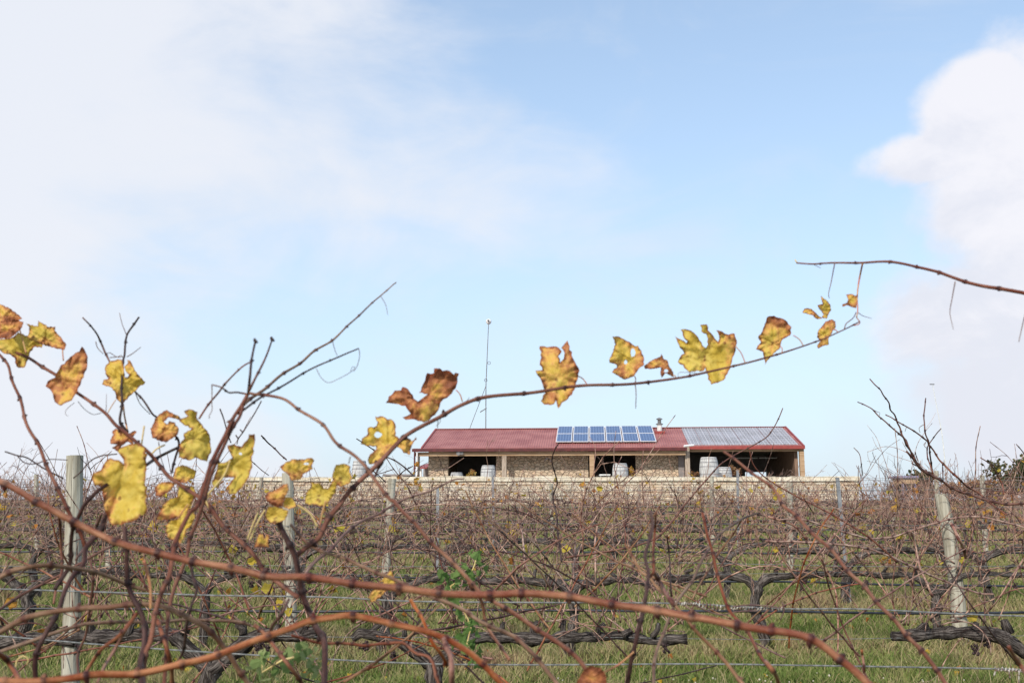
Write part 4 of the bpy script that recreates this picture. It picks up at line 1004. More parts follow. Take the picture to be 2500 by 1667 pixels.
leaf(s, KI([(1490,1100),(1600,1090),(1720,1130),(1790,1150),(1770,1230),(1720,1290),(1620,1325),(1520,1325),(1460,1260),(1455,1200),(1480,1150)]), 1.23, .0, .35, curl=.4, label='smooth clear yellow leaf lobe above the fork')
leaf(s, KI([(2110,740),(2180,760),(2240,760),(2290,830),(2349,840),(2400,760),(2440,700),(2480,760),(2470,880),(2400,980),(2330,1060),(2240,1090),(2180,1060),(2100,1070),(2020,1040),(2030,960),(2060,860),(2120,800)]), 1.3, .05, .8, label='yellow green leaf below the small one at the cane crossing')
leaf(s, KB([(1380,1560),(1395,1500),(1410,1458),(1480,1448),(1530,1470),(1522,1510),(1545,1560),(1525,1610),(1450,1640),(1400,1615)]), 1.3, .3, .6, label='small yellow leaf beside the crossing of two canes')
leaf(s, KB([(948,1475),(1010,1430),(1060,1412),(1150,1415),(1210,1400),(1235,1425),(1213,1460),(1222,1490),(1150,1530),(1120,1580),(1050,1590),(1030,1550),(980,1510)]), 1.33, .5, .1, holes=[(*KB([(1170, 1450)])[0], 7, 3)], label='flat orange leaf against the sky')
leaf(s, KJ([(365,1335),(400,1240),(430,1165),(480,1165),(500,1220),(530,1165),(560,1190),(545,1280),(565,1335),(480,1330)]), 1.3, .7, .1, curl=.4)
tendril(s, KI([(1450, 1140), (1340, 1330), (1240, 1568)]), 1.24, 4.5, 4.5, 'petiole_yellow', 'petiole'); tendril(s, KI([(1350, 1180), (1260, 1390), (1200, 1568)]), 1.26, 4, 4, 'petiole_yellow', 'petiole')
tendril(s, KI([(1920, 1070), (2100, 1200), (2200, 1380)]), 1.25, 4.5, 4, 'petiole_yellow', 'petiole'); tendril(s, KI([(2320, 1010), (2270, 1200), (2230, 1400)]), 1.27, 4, 4, 'petiole', 'petiole')

# --- cane reaching in from the right against the cloud
s = shoot('red brown cane reaching in from the right edge high against the sky')
cane(s, FV([(2420, 683), (2352, 672), (2270, 660), (2198, 640), (2110, 613), (2040, 602), (1980, 603), (1915, 604), (1870, 607), (1830, 604)]), (1.25, 1.5), 12, 4.0, 'cane_brown', gap=72)
cane(s, FV([(1981, 606), (1973, 645), (1969, 680), (1970, 712), (1967, 730)]), 1.5, 5.0, 3.0, 'petiole', nodes=False)
tendril(s, FV([(1967, 728), (1975, 742), (1962, 748)]), 1.5, 3, 2.5, 'petiole')
tendril(s, FV([(1917, 606), (1909, 648), (1903, 675), (1905, 685)]), 1.5, 3, 1.6); tendril(s, FV([(2194, 647), (2186, 690), (2182, 720), (2190, 757)]), 1.35, 3.2, 1.2); tendril(s, FV([(2362, 690), (2350, 740), (2340, 785)]), 1.3, 3, 2); tendril(s, FV([(1868, 607), (1878, 612), (1885, 616)]), 1.5, 2, 1)
tendril(s, FV([(1832, 605), (1828, 600), (1826, 596)]), 1.5, 4, 2, 'petiole_yellow', 'tip')
leaf(s, KG([(640,400),(690,395),(718,412),(737,398),(732,450),(722,512),(690,505),(650,488),(610,500),(608,480),(647,468),(657,440)]), 1.5, .8, .3, curl=.4)

# --- thick red cane crossing the whole picture
s = shoot('thick bright red brown cane crossing the whole picture from left to lower right')
cane(s, FV([(-30, 1088), (0, 1108), (40, 1126), (110, 1165), (180, 1205), (280, 1247), (360, 1271), (430, 1285), (510, 1301), (620, 1322), (700, 1326), (800, 1337), (920, 1352), (1080, 1366), (1150, 1365), (1200, 1360), (1300, 1370), (1420, 1388), (1520, 1405), (1610, 1418), (1700, 1438), (1800, 1450), (1870, 1472), (1930, 1512), (1970, 1546), (2010, 1590)]), (1.0, .95), 18, 21, 'cane_red', gap=103, zig=.6, sides=14)
tendril(s, K3([(1180, 560), (1215, 680), (1235, 800), (1235, 960)]), 1.02, 8, 6, 'petiole', 'side_shoot')
# --- low arch
s = shoot('reddish cane arching low along the bottom from the left edge to the centre')
cane(s, K3([(-80, 1562), (150, 1560), (600, 1528), (800, 1500), (1150, 1482), (1600, 1390), (1900, 1290)]) + K4([(0, 1220), (100, 1190), (300, 1110), (450, 1050), (620, 1030), (780, 1020), (1000, 1052), (1200, 1095), (1450, 1165), (1700, 1285), (1850, 1395), (1950, 1500), (2060, 1620)]), (.92, 1.05), 20, 16, 'cane_red', gap=118, zig=.6, sides=14)
# --- left arches
s = shoot('tan cane arching over the wooden post at the left edge')
cane(s, K3([(-60, 730), (0, 705), (150, 640), (370, 597), (520, 612), (740, 652), (900, 700), (1040, 752), (1150, 790), (1200, 810)]), (1.08, 1.2), 14, 9, 'cane_tan', gap=100)
s = shoot('thick tan cane arching below the first at lower left')
cane(s, K3([(-60, 1180), (0, 1150), (220, 1040), (450, 980), (700, 945), (900, 948), (1150, 925), (1350, 942), (1500, 1000), (1650, 1090), (1740, 1170), (1870, 1320), (1960, 1450), (2060, 1600)]), (1.1, 1.15), 15, 14, 'cane_tan', gap=110)
s = shoot('thin tan cane in a flat arch lowest of the three at lower left')
cane(s, K3([(-60, 1330), (0, 1310), (220, 1240), (400, 1170), (660, 1088), (800, 1077), (1050, 1068), (1300, 1065), (1500, 1050), (1700, 1058), (1950, 1060), (2060, 1092)]), (1.3, 1.4), 10, 8, 'cane_tan', gap=105)
s = shoot('straight thin brown cane rising from the left edge to the wooden post')
cane(s, K3([(-40, 990), (120, 885), (240, 810), (380, 735), (500, 680), (640, 600), (800, 500), (960, 430)]), (1.5, 1.7), 8, 6, 'cane_brown', gap=80)
# --- the crossing dark shoots in front of the left post
s = shoot('dark branching cane crossing in front of the wooden post at the left')
cane(s, K1([(-20, 540), (30, 600), (70, 655), (110, 790), (175, 955), (230, 1150), (320, 1310), (380, 1450), (430, 1568)]) + K3([(480, 0), (540, 100), (600, 240), (655, 340), (700, 450)]), (1.4, 1.3), 7, 11, 'cane_brown', gap=58)
cane(s, K3([(880, -60), (790, 0), (700, 90), (640, 220), (600, 320), (578, 450), (570, 590), (520, 700), (450, 800)]), (1.32, 1.3), 10, 11, 'cane_dark', gap=90)
cane(s, K3([(870, 170), (830, 290), (760, 390), (700, 470), (690, 590), (600, 700), (530, 820), (480, 960), (380, 1150), (300, 1350), (290, 1568)]), (1.3, 1.2), 13, 13, 'cane_dark', gap=110)
cane(s, K3([(740, 560), (760, 700), (750, 870), (735, 1000), (700, 1180), (635, 1330), (645, 1500)]), (1.5, 1.5), 7, 6, 'cane_brown', gap=80)
cane(s, K3([(480, 180), (500, 420), (510, 640), (460, 780), (440, 920)]), (1.5, 1.5), 7, 6, 'cane_brown', gap=80)
cane(s, K3([(830, 180), (780, 300), (720, 420), (620, 560)]), (1.55, 1.5), 7, 5, 'cane_brown', gap=70)
tendril(s, K1([(40, 1350), (140, 1382), (220, 1400), (300, 1450), (380, 1500), (480, 1550), (520, 1570)]), 1.6, 3.4, 3.6, 'cane_dark', 'cane'); tendril(s, K1([(140, 1382), (200, 1440), (290, 1450), (400, 1415), (480, 1415), (555, 1420)]), 1.6, 2.6, 2.2, 'cane_dark', 'cane')
tendril(s, K1([(600, 1568), (660, 1520), (740, 1430), (830, 1385), (960, 1370)]), 1.7, 3, 3, 'cane_dark', 'cane')
tendril(s, K3([(130, 1440), (140, 1380), (190, 1345), (230, 1370), (220, 1420)]), 1.2, 4, 3, 'petiole_yellow')
cane(s, K3([(-40, 1310), (40, 1370), (110, 1460), (170, 1568)]), 1.1, 13, 13, 'cane_red', gap=100)

# --- leafy shoot descending on the left
s = shoot('leafy shoot descending from the upper left edge with curled brown and yellow leaves', 'leafy_vine_shoot')
cane(s, K1([(-30, 498), (0, 510), (120, 540), (230, 580), (330, 640), (460, 725), (560, 810), (630, 868), (760, 950), (870, 1040), (950, 1140), (1050, 1212), (1140, 1285), (1230, 1370), (1370, 1545)]) + K3([(1480, -60), (1600, 20), (1705, 110), (1820, 260), (2000, 440), (2110, 550)]) + K4([(70, 650), (180, 745), (280, 825), (350, 862)]), (1.45, 1.22), 8, 12, 'cane_brown', gap=72)
tendril(s, K1([(215, 545), (190, 450), (165, 360)]), 1.42, 4, 3, 'petiole', 'petiole'); tendril(s, K1([(520, 605), (515, 560), (513, 520)]), 1.42, 3.4, 3, 'petiole', 'petiole')
tendril(s, K1([(640, 940), (690, 1000), (760, 1045), (830, 1035)]), 1.42, 1.6, 1.4); tendril(s, K1([(610, 950), (550, 1000), (535, 1040), (560, 1060)]), 1.42, 1.8, 1); tendril(s, K1([(870, 1020), (872, 950), (873, 880)]), 1.42, 1.6, 1); tendril(s, K1([(885, 1030), (920, 970), (950, 925)]), 1.42, 2.6, 2.2, 'petiole', 'petiole')
leaf(s, K1([(-40,110),(0,142),(80,178),(150,228),(187,262),(120,278),(60,282),(0,335),(-40,340)]), 1.43, 1.0, 0, label='rusty red leaf at the left edge'); leaf(s, K1([(-40,300),(50,275),(120,265),(193,288),(180,335),(160,362),(80,425),(0,425),(-40,420)]), 1.41, 1.25, 0, curl=.4)
leaf(s, K1([(-40,430),(0,430),(90,420),(150,370),(205,400),(260,420),(352,480),(340,502),(290,490),(250,530),(230,600),(200,662),(150,664),(122,620),(120,582),(90,560),(20,540),(0,520),(-40,500)]), 1.46, .05, .75, label='yellow green lobed leaf at the left edge')
leaf(s, K1([(213,295),(250,315),(312,322),(310,274),(350,300),(400,330),(452,325),(450,360),(500,410),(542,470),(530,517),(480,510),(400,490),(320,460),(260,440),(223,410),(238,370),(240,330)]), 1.43, .45, .9, side=.5, label='folded olive leaf with a brown right side')
leaf(s, K1([(672,488),(700,530),(717,600),(710,680),(670,760),(640,830),(620,880),(590,930),(540,950),(505,974),(450,945),(438,910),(430,870),(410,840),(373,815),(390,775),(450,745),(460,710),(490,660),(540,610),(600,560),(650,530)]), 1.39, .85, .1, top=.25, side=.1, label='tan brown leaf, long and folded, covering the descending cane')
leaf(s, K1([(950,1160),(1000,1180),(1060,1200),(1100,1178),(1122,1190),(1090,1230),(1092,1292),(1050,1270),(1000,1300),(970,1352),(918,1320),(960,1290),(908,1287),(903,1255),(930,1210),(918,1190)]), 1.36, 1.15, 0, curl=.8, label='small crumpled rusty leaf above the largest yellow leaf')
leaf(s, K1([(960,1345),(1000,1310),(1060,1290),(1130,1288),(1190,1320),(1207,1380),(1200,1450),(1195,1560),(1200,1680),(1198,1780),(1195,1860),(1150,1875),(1080,1925),(1000,1950),(920,1956),(890,1910),(862,1840),(848,1740),(835,1660),(820,1630),(775,1630),(750,1560),(765,1530),(830,1500),(860,1440),(905,1403),(975,1420),(1015,1452),(990,1385)]), 1.31, .28, .5, side=-.6, base=K1([(1040, 1420)])[0], curl=.45, label='largest yellow leaf, hanging, with dark spots and a brown left margin')
leaf(s, K1([(1268,1080),(1340,1020),(1370,1008),(1420,1040),(1470,1060),(1482,1092),(1440,1080),(1385,1068),(1343,1108),(1375,1125),(1390,1098),(1430,1110),(1467,1170),(1460,1200),(1440,1230),(1400,1250),(1360,1277),(1300,1260),(1245,1232),(1233,1160),(1260,1120)]), 1.34, .85, .1, top=.1, label='orange brown leaf curled into a hook')
leaf(s, K1([(1478,1082),(1540,1060),(1508,1020),(1550,1003),(1620,1025),(1612,1072),(1650,1120),(1700,1180),(1727,1250),(1732,1340),(1700,1432),(1650,1420),(1600,1400),(1540,1422),(1463,1400),(1470,1300),(1512,1240),(1508,1200),(1572,1160),(1520,1140),(1470,1102)]), 1.30, .12, .8, top=.25, label='olive yellow twisted leaf beside the vertical canes')
leaf(s, K1([(1740,1620),(1760,1540),(1785,1440),(1860,1432),(1905,1402),(1880,1350),(1863,1300),(1920,1288),(1980,1310),(2022,1260),(2040,1208),(2088,1205),(2085,1300),(2065,1420),(2068,1460),(2040,1560),(1990,1640),(1935,1700),(1870,1692),(1868,1640),(1920,1560),(1830,1560),(1790,1650)]), 1.28, .10, .85, top=.25, holes=[(*K1([(1972, 1368)])[0], 4, 3)], label='olive yellow leaf right of the vertical canes with a long lower lobe')
leaf(s, K1([(1438,1482),(1500,1458),(1560,1480),(1612,1512),(1592,1568),(1500,1612),(1418,1572)]), 1.4, .4, .5); leaf(s, KH([(500,940),(560,890),(640,880),(700,900),(660,960),(600,1000),(560,1030),(510,1020)]), 1.3, .9, 0, label='small orange brown leaf below the descending cane')
leaf(s, KH([(545,1180),(580,1100),(640,1050),(720,1030),(725,930),(780,910),(880,930),(900,1000),(850,1100),(800,1180),(760,1210),(700,1230),(620,1245),(515,1250)]), 1.29, .15, .35, top=-.3, label='bright yellow leaf with a red lower edge behind the vertical canes')
leaf(s, KH([(600,1300),(650,1260),(720,1240),(780,1180),(860,1150),(890,1200),(860,1290),(800,1350),(780,1430),(740,1480),(720,1440),(690,1440),(640,1440),(620,1400)]), 1.27, .1, .3, label='lowest bright yellow leaf behind the vertical canes')
tendril(s, KH([(820, 1100), (760, 1180), (720, 1240)]), 1.25, 4, 3, 'petiole', 'petiole'); tendril(s, KH([(440, 605), (390, 660), (375, 545), (400, 350)]), 1.36, 3.5, 4, 'petiole_yellow', 'petiole'); tendril(s, KH([(470, 620), (520, 570), (600, 530)]), 1.36, 4, 4, 'petiole_yellow', 'petiole')
tendril(s, KI([(950, 430), (880, 620), (740, 800), (600, 960), (610, 1030), (660, 1130)]), 1.26, 5, 4.5, 'petiole_yellow', 'petiole')

# --- two upright twigs with the folded leaf
s = shoot('pair of upright dark twigs holding one folded yellow leaf at the left', 'leafy_vine_shoot')
cane(s, K1([(678, 253), (740, 320), (800, 395), (835, 470), (862, 545), (905, 625)]), 1.5, 4, 5.5, 'cane_brown', gap=42); cane(s, K1([(1140, 248), (1090, 315), (1045, 388), (1030, 470), (1020, 560), (1005, 620), (1000, 800), (998, 960), (985, 1090), (1010, 1140), (1050, 1190)]), (1.5, 1.44), 5, 7, 'cane_dark', gap=55)
cane(s, K1([(1010, 960), (1020, 1050), (1035, 1130), (1048, 1190)]), 1.48, 4.5, 4.5, 'petiole', nodes=False); cane(s, K1([(1105, 858), (1180, 940), (1250, 1040), (1290, 1070), (1380, 1170), (1440, 1230), (1465, 1290), (1440, 1400), (1410, 1520)]), 1.5, 5, 6.5, 'cane_dark', gap=60)
cane(s, K1([(1200, 1460), (1300, 1400), (1400, 1345), (1460, 1315)]), 1.52, 9, 8, 'cane_dark', gap=60)
for q in ([(1035, 390), (1000, 300), (980, 215)], [(1020, 570), (960, 575), (900, 540), (875, 545)], [(900, 580), (960, 575), (1000, 560)], [(1040, 575), (1090, 545), (1155, 495)], [(785, 448), (800, 500), (845, 550)], [(1110, 870), (1150, 960), (1230, 1045)], [(1300, 1270), (1320, 1400), (1350, 1490)]): tendril(s, K1(q), 1.5, 2.4, 1.6)
leaf(s, K1([(900,610),(960,594),(1000,600),(1016,650),(1018,700),(1022,740),(1045,742),(1060,720),(1030,690),(1018,655),(1050,620),(1040,600),(1066,604),(1090,650),(1120,700),(1150,740),(1192,780),(1170,806),(1140,820),(1100,860),(1050,910),(1010,957),(975,937),(950,912),(945,870),(920,832),(870,815),(836,800),(850,760),(890,750),(863,710),(858,680),(870,640)]), 1.46, .22, .25, top=.2, base=K1([(1000, 780)])[0], label='folded pale yellow leaf with brown tips on the upright twigs')

# --- vertical bundle with the long shoot to the upper right
s = shoot('bundle of reddish canes rising at left with the longest shoot pointing up to the right')
cane(s, KB([(690, 880), (640, 965), (560, 1080), (500, 1220), (440, 1345), (375, 1500), (340, 1600)]) + K3([(1610, 120), (1560, 160), (1495, 290), (1445, 420), (1405, 590), (1385, 680), (1330, 800), (1290, 950), (1260, 1100), (1230, 1230), (1180, 1350), (1172, 1620)]), (1.2, 1.05), 10, 14, 'cane_brown', gap=105)
cane(s, KB([(650, 975), (620, 1060), (560, 1150), (500, 1290), (430, 1450), (380, 1568)]) + K3([(1650, 130), (1612, 260), (1562, 380), (1535, 520), (1480, 650), (1430, 780), (1395, 950), (1375, 1100), (1362, 1250), (1345, 1600)]), (1.24, 1.12), 9, 11, 'cane_brown', gap=100)
cane(s, KB([(690, 880), (708, 740), (722, 610), (740, 500), (752, 448)]), 1.2, 8, 6, 'cane_dark', gap=110); cane(s, KB([(700, 850), (745, 765), (790, 680), (840, 570), (885, 440)]), 1.2, 7.5, 4.5, 'cane_brown', gap=90)
for c_ in ((748, 452), (885, 438)):
    for dx_, dy_ in ((-12, -22), (3, -26), (18, -12), (24, 8), (-4, -30)): tendril(s, KB([c_, (c_[0] + dx_ * .6, c_[1] + dy_ * .5), (c_[0] + dx_, c_[1] + dy_)]), 1.2, 6, 1.5, 'cane_dark', 'frayed_tip')
cane(s, KB([(650, 970), (740, 900), (820, 840), (940, 742), (1120, 622), (1230, 532), (1390, 430), (1540, 290), (1680, 160), (1860, 0), (1905, -35)]), (1.26, 1.5), 9, 3, 'cane_tan', gap=44); cane(s, KB([(610, 1042), (700, 978), (800, 905), (840, 882), (1010, 790), (1240, 658), (1460, 562), (1600, 506)]), (1.24, 1.35), 6.5, 4, 'cane_dark', gap=66)
tendril(s, KB([(1250, 670), (1290, 745), (1350, 785), (1430, 755), (1530, 700), (1570, 660), (1545, 655), (1530, 700)]), 1.32, 1.6, 1.4); tendril(s, KB([(1600, 508), (1605, 570), (1585, 650), (1555, 695)]), 1.35, 1.8, 1.4); tendril(s, KB([(1780, 80), (1820, 150), (1835, 230)]), 1.45, 1.8, 1); tendril(s, KB([(1383, 445), (1400, 510), (1422, 570)]), 1.35, 1.8, 1.2)
cane(s, KB([(725, 610), (660, 642), (600, 690), (510, 790), (450, 865), (362, 965), (290, 1080)]), 1.3, 4.5, 5.5, 'cane_brown', gap=60); cane(s, KB([(395, 803), (470, 825), (530, 868), (600, 866), (690, 880)]), 1.22, 4, 5.5, 'cane_brown', gap=60)
tendril(s, KB([(393, 806), (395, 860), (393, 950), (395, 1010), (370, 1060), (372, 1080), (380, 1070)]), 1.22, 2.8, 1.6)
for q in ([(800, 935), (760, 1010), (700, 1110), (650, 1190), (610, 1245), (600, 1290)], [(460, 1000), (490, 1080), (520, 1190), (550, 1280)], [(650, 1195), (625, 1170)], [(612, 1250), (590, 1215)]): tendril(s, KB(q), 1.7, 3.4, 3, 'cane_dark', 'cane')
cane(s, K3([(1020, 290), (1030, 450), (1050, 700), (1080, 840), (1140, 960), (1175, 1080), (1182, 1250), (1160, 1400), (1172, 1620)]), (1.12, 1.03), 12, 17, 'cane_dark', gap=110)
cane(s, K3([(1120, 1000), (1050, 1090), (960, 1190), (850, 1280), (770, 1380), (700, 1480)]), 1.1, 11, 9, 'cane_red', gap=100); cane(s, K3([(1040, 1090), (1000, 1180), (930, 1300), (850, 1440), (800, 1568)]), 1.12, 8, 8, 'cane_pink', gap=90)
cane(s, K3([(1560, 560), (1580, 700), (1610, 800), (1570, 940), (1530, 1100), (1500, 1300), (1440, 1420)]), 1.3, 8, 7, 'cane_dark', gap=80)
cane(s, K3([(1290, 1050), (1330, 1180), (1370, 1300), (1410, 1450), (1420, 1600)]), 1.15, 12, 11, 'cane_red', gap=100)

# --- long diagonal cane from the crossing down to bottom centre
s = shoot('long red diagonal cane running from the bundle down past the building to the bottom centre')
cane(s, KB([(700, 872), (760, 885), (835, 892), (990, 922), (1120, 1012), (1300, 1132), (1410, 1272), (1550, 1372), (1640, 1462), (1720, 1568)]) + FV([(900, 1150), (935, 1190)])[:1] + K4([(1120, 62), (1200, 162), (1300, 262), (1420, 392), (1560, 532), (1670, 642), (1780, 752), (1870, 852), (1950, 905)]) + K5([(0, 990), (130, 1072), (300, 1182), (420, 1272), (550, 1382), (610, 1460), (700, 1600)]), (1.18, 1.1), 7.5, 13, 'cane_red', gap=88)
tendril(s, KB([(1530, 1390), (1515, 1450)]), 1.2, 3, 2, 'tendril', 'petiole')
s = shoot('thin brown diagonal cane starting at the fork and ending at the bottom centre')
cane(s, K4([(285, 270), (350, 352), (440, 432), (560, 492), (700, 542), (850, 602), (1000, 662), (1100, 702), (1200, 752), (1350, 822), (1540, 892), (1700, 972), (1800, 1042), (1960, 1112), (2099, 1182)]) + K5([(100, 1260), (200, 1352), (280, 1452), (390, 1600)]), (1.4, 1.15), 8, 12, 'cane_tan', gap=75)
s = shoot('pinkish grey cane rising to the right below the left end of the building')
cane(s, K4([(400, 680), (500, 562), (600, 482), (700, 372), (850, 252), (1000, 182), (1080, 132), (1200, 72), (1300, 36), (1420, -5)]) + FV([(1040, 1102), (1065, 1100)]), (1.5, 1.7), 9, 5, 'cane_pink', gap=85)
leaf(s, K4([(1010,740),(1060,690),(1100,635),(1128,680),(1142,760),(1120,800),(1060,820),(1000,880),(950,905),(918,860),(960,800),(1035,790),(1040,735)]), 1.5, .35, .0, label='orange leaf low at the centre behind the thick red cane')
s = shoot('red cane slanting down at the right from the stone wall to the lower right')
cane(s, K5([(1735, -330)]) + K6([(-15, -70), (30, -35), (70, 10), (130, 112), (220, 192), (370, 342), (520, 482), (620, 602), (700, 692), (800, 792), (930, 942), (1080, 1102), (1200, 1242), (1300, 1352), (1400, 1472), (1470, 1600)])[0:], (1.35, 1.15), 7.5, 12.5, 'cane_red', gap=55)
s = shoot('upright dark knotted cane in the lower centre crossing the thick red cane')
cane(s, K5([(1135, 160), (1150, 270), (1120, 400), (1090, 530), (1120, 660), (1110, 800), (1080, 950), (1040, 1100), (1010, 1270), (980, 1400), (940, 1600)]), (1.18, 1.12), 8, 13, 'cane_dark', gap=100)
cane(s, K5([(925, 425), (1000, 550), (1060, 655), (1130, 695), (1190, 780), (1290, 872), (1330, 930), (1400, 1002), (1550, 1182), (1700, 1342), (1800, 1452), (1920, 1600)]), (1.3, 1.15), 6, 11, 'cane_tan', gap=80)
cane(s, K5([(1180, 170), (1170, 300), (1160, 500), (1165, 640), (1130, 700)]), 1.2, 5, 8, 'cane_brown', gap=80)
cane(s, K5([(1160, 660), (1220, 760), (1290, 870), (1330, 930)]), 1.2, 10, 10, 'cane_pink', gap=80)
tendril(s, K5([(1000, 1310), (920, 1380), (850, 1430), (740, 1480), (640, 1470)]), 1.1, 3.5, 5, 'petiole', 'petiole')
leaf(s, K5([(520,1640),(540,1540),(580,1470),(640,1420),(720,1440),(770,1500),(775,1560),(760,1640)]), 1.05, 1.7, 0, label='rusty red leaf cut off by the bottom edge')
s = shoot('dark thin cane curving down at centre right to meet the lowest canes')
cane(s, K5([(1560, 175), (1600, 350), (1650, 500), (1680, 680), (1740, 860), (1800, 992), (1900, 1102), (1990, 1252), (2060, 1372), (2130, 1470)]), (1.6, 1.3), 7, 9, 'cane_brown', gap=70)
s = shoot('pair of tan canes leaning right in the lower centre right')
cane(s, K5([(2000, 180), (1900, 215), (1800, 270), (1700, 350), (1650, 420), (1560, 560), (1480, 720), (1400, 832), (1330, 950), (1250, 1132), (1180, 1332), (1160, 1600)]), (1.9, 1.4), 6, 9, 'cane_tan', gap=80); cane(s, K5([(1880, 235), (1800, 360), (1720, 470), (1610, 640), (1540, 760), (1480, 880)]), 1.9, 4.5, 5, 'cane_tan', gap=60)
cane(s, K5([(1270, 360), (1295, 600), (1305, 860)]), 2.0, 4, 4.5, 'cane_dark', gap=70)
s = shoot('short thick pinkish canes at bottom left of centre')
cane(s, K4([(1530, 1200), (1560, 1290), (1595, 1370), (1610, 1600)]), 1.0, 12, 17, 'cane_pink', gap=100); cane(s, K4([(1265, 880), (1310, 960), (1355, 1030), (1400, 1120), (1450, 1235), (1520, 1335), (1560, 1420)]), 1.25, 10, 9, 'cane_red', gap=70)
cane(s, K4([(1510, 925), (1400, 1030), (1330, 1110), (1220, 1220), (1100, 1310), (960, 1410), (720, 1560)]), 1.35, 5, 8, 'cane_tan', gap=85); cane(s, K4([(1740, 740), (1790, 830), (1850, 900), (1900, 1100), (1990, 1252), (2080, 1380)]), 1.3, 9, 8, 'cane_red', gap=75)
s = shoot('low horizontal knotted cane at bottom left of centre')
cane(s, K4([(290, 1175), (450, 1222), (600, 1242), (780, 1242), (900, 1262), (1050, 1240), (1200, 1240), (1300, 1312), (1430, 1372), (1510, 1600)]), 1.3, 7, 9, 'cane_brown', gap=42)
cane(s, K4([(-20, 1090), (60, 1160), (140, 1250), (220, 1350), (290, 1450), (370, 1568)]), 1.2, 10, 11, 'cane_red', gap=70); cane(s, K4([(270, 880), (200, 1010), (140, 1090), (110, 1180)]), 1.2, 8, 9, 'cane_brown', gap=60)
s = shoot('pair of red canes cut off at the lower right corner')
cane(s, K6([(-20, 1385), (40, 1470), (90, 1568)]), 1.1, 10, 10, 'cane_red'); cane(s, K6([(1970, 1260), (2020, 1360), (2080, 1440), (2130, 1500)]), 1.1, 9, 14, 'cane_red', gap=60); cane(s, K6([(770, 1300), (780, 1400), (790, 1470)]), 1.5, 7, 6, 'cane_red', gap=60)

# --- young green growth close to the camera
def young(label, blobs, D, seed, tints):
    rr = random.Random(seed); t = thing('young_green_shoot', label, 'vine shoot', 'young green shoots in the foreground'); st_ = MB()
    a = [at(*b[:2], D) for b in blobs]; st_.tube(catmull(a, .02), .0018, 5); st_.build('stem', M['petiole_yellow'], t, smooth=True)
    for px, py, sp, n, sz in blobs:
        for _ in range(n):
            cd = Cards(); cd.add(at(px + rr.gauss(0, sp), py + rr.gauss(0, sp), D + rr.gauss(0, .03)), sz * D / FPX * rr.uniform(.7, 1.3), rr, rr.uniform(*tints), fold=.25); cd.build('leaf', M['green_leaf'], t)
young('fresh green leafy growth in the centre behind the thick red cane', [(1165, 1350, 8, 6, 17), (1150, 1400, 16, 20, 19), (1100, 1430, 18, 22, 19), (1120, 1470, 14, 10, 17), (1150, 1530, 12, 14, 17), (1140, 1570, 16, 22, 19), (1160, 1605, 12, 12, 17)], 2.3, 3, (0, .55))
young('pale green young leaves at bottom left of centre', [(640, 1600, 10, 7, 22), (640, 1640, 16, 11, 22), (690, 1610, 16, 10, 21), (735, 1600, 16, 10, 21), (780, 1605, 14, 8, 20), (750, 1650, 16, 8, 20)], 1.7, 4, (.45, 1))

# --- taut wires of the trellis beside the camera
def near_wire(pts, D, label, t=3.8):
    P = catmull([(p[0], p[1], 0) for p in pts], 20); m = MB(); m.tube([at(p.x, p.y, D) for p in P], t / 2 * D / FPX, 8)
    o = m.build('trellis_wire', M['wire'], smooth=True); return tag(o, label, 'wire', 'steel wires close to the camera')
near_wire([(-60, 1434), (0, 1437), (500, 1452), (800, 1457), (1000, 1467), (1300, 1470), (1640, 1472), (1900, 1485), (2100, 1486), (2350, 1498), (2560, 1505)], 2.4, 'steel wire close by, the upper one, running under the thick red cane')
near_wire([(-60, 1550), (0, 1552), (300, 1577), (620, 1598), (1000, 1618), (1300, 1622), (1700, 1620), (2000, 1624), (2400, 1631), (2560, 1637)], 2.4, 'steel wire close by, the lower one, along the bottom of the photo')
dt = thing('dried_tendrils', 'bleached dried tendrils wound around the upper close wire at right', 'tendril', 'dried tendrils wound around the close wires')
def wound(t, x0, y0, x1, y1, turns, D=2.4, rad=3, w_=3.6, seed=1):
    rr = random.Random(seed); L = []
    n = turns * 10
    for i in range(n + 1):
        q = i / n; c = at(x0 + (x1 - x0) * q, y0 + (y1 - y0) * q, D); a = q * turns * 6.283; r = rad * D / FPX * rr.uniform(.8, 1.3)
        L.append(c + Vector((0, math.sin(a) * r, math.cos(a) * r)))
    m = MB(); m.tube(L, [w_ / 2 * D / FPX * rr.uniform(.6, 1.25) for _ in L], 6); m.build('dried_tendril', M['dried'], t, smooth=True)
M['dried'] = principled('dried', mix2((0.12, 0.07, 0.05), (0.46, 0.43, 0.38), 90, .45, .60), 0.8)
wound(dt, 1650, 1472, 1700, 1474, 9, seed=2); wound(dt, 1700, 1475, 1760, 1484, 7, w_=3.5, seed=3, rad=6); wound(dt, 1765, 1484, 1910, 1485, 20, seed=4)
for a in ([(1700, 1478), (1725, 1490), (1760, 1500), (1800, 1492), (1850, 1490)], [(1790, 1480), (1830, 1476), (1880, 1479), (1905, 1484)], [(1910, 1470), (1914, 1490), (1905, 1512)]): tendril(dt, a, 2.38, 3.4, 2.6, 'tendril', 'dried_stem')
dt2 = thing('dried_tendrils', 'small whitish dried tendrils on the lower close wire at the right corner', 'tendril', 'dried tendrils wound around the close wires')
wound(dt2, 2430, 1632, 2500, 1636, 8, seed=6); tendril(dt2, [(2432, 1632), (2426, 1650)], 2.38, 4, 3, 'dried'); tendril(dt2, [(2463, 1634), (2466, 1655)], 2.38, 4, 3, 'dried'); tendril(dt2, [(2488, 1636), (2486, 1700)], 2.38, 4, 3, 'dried')

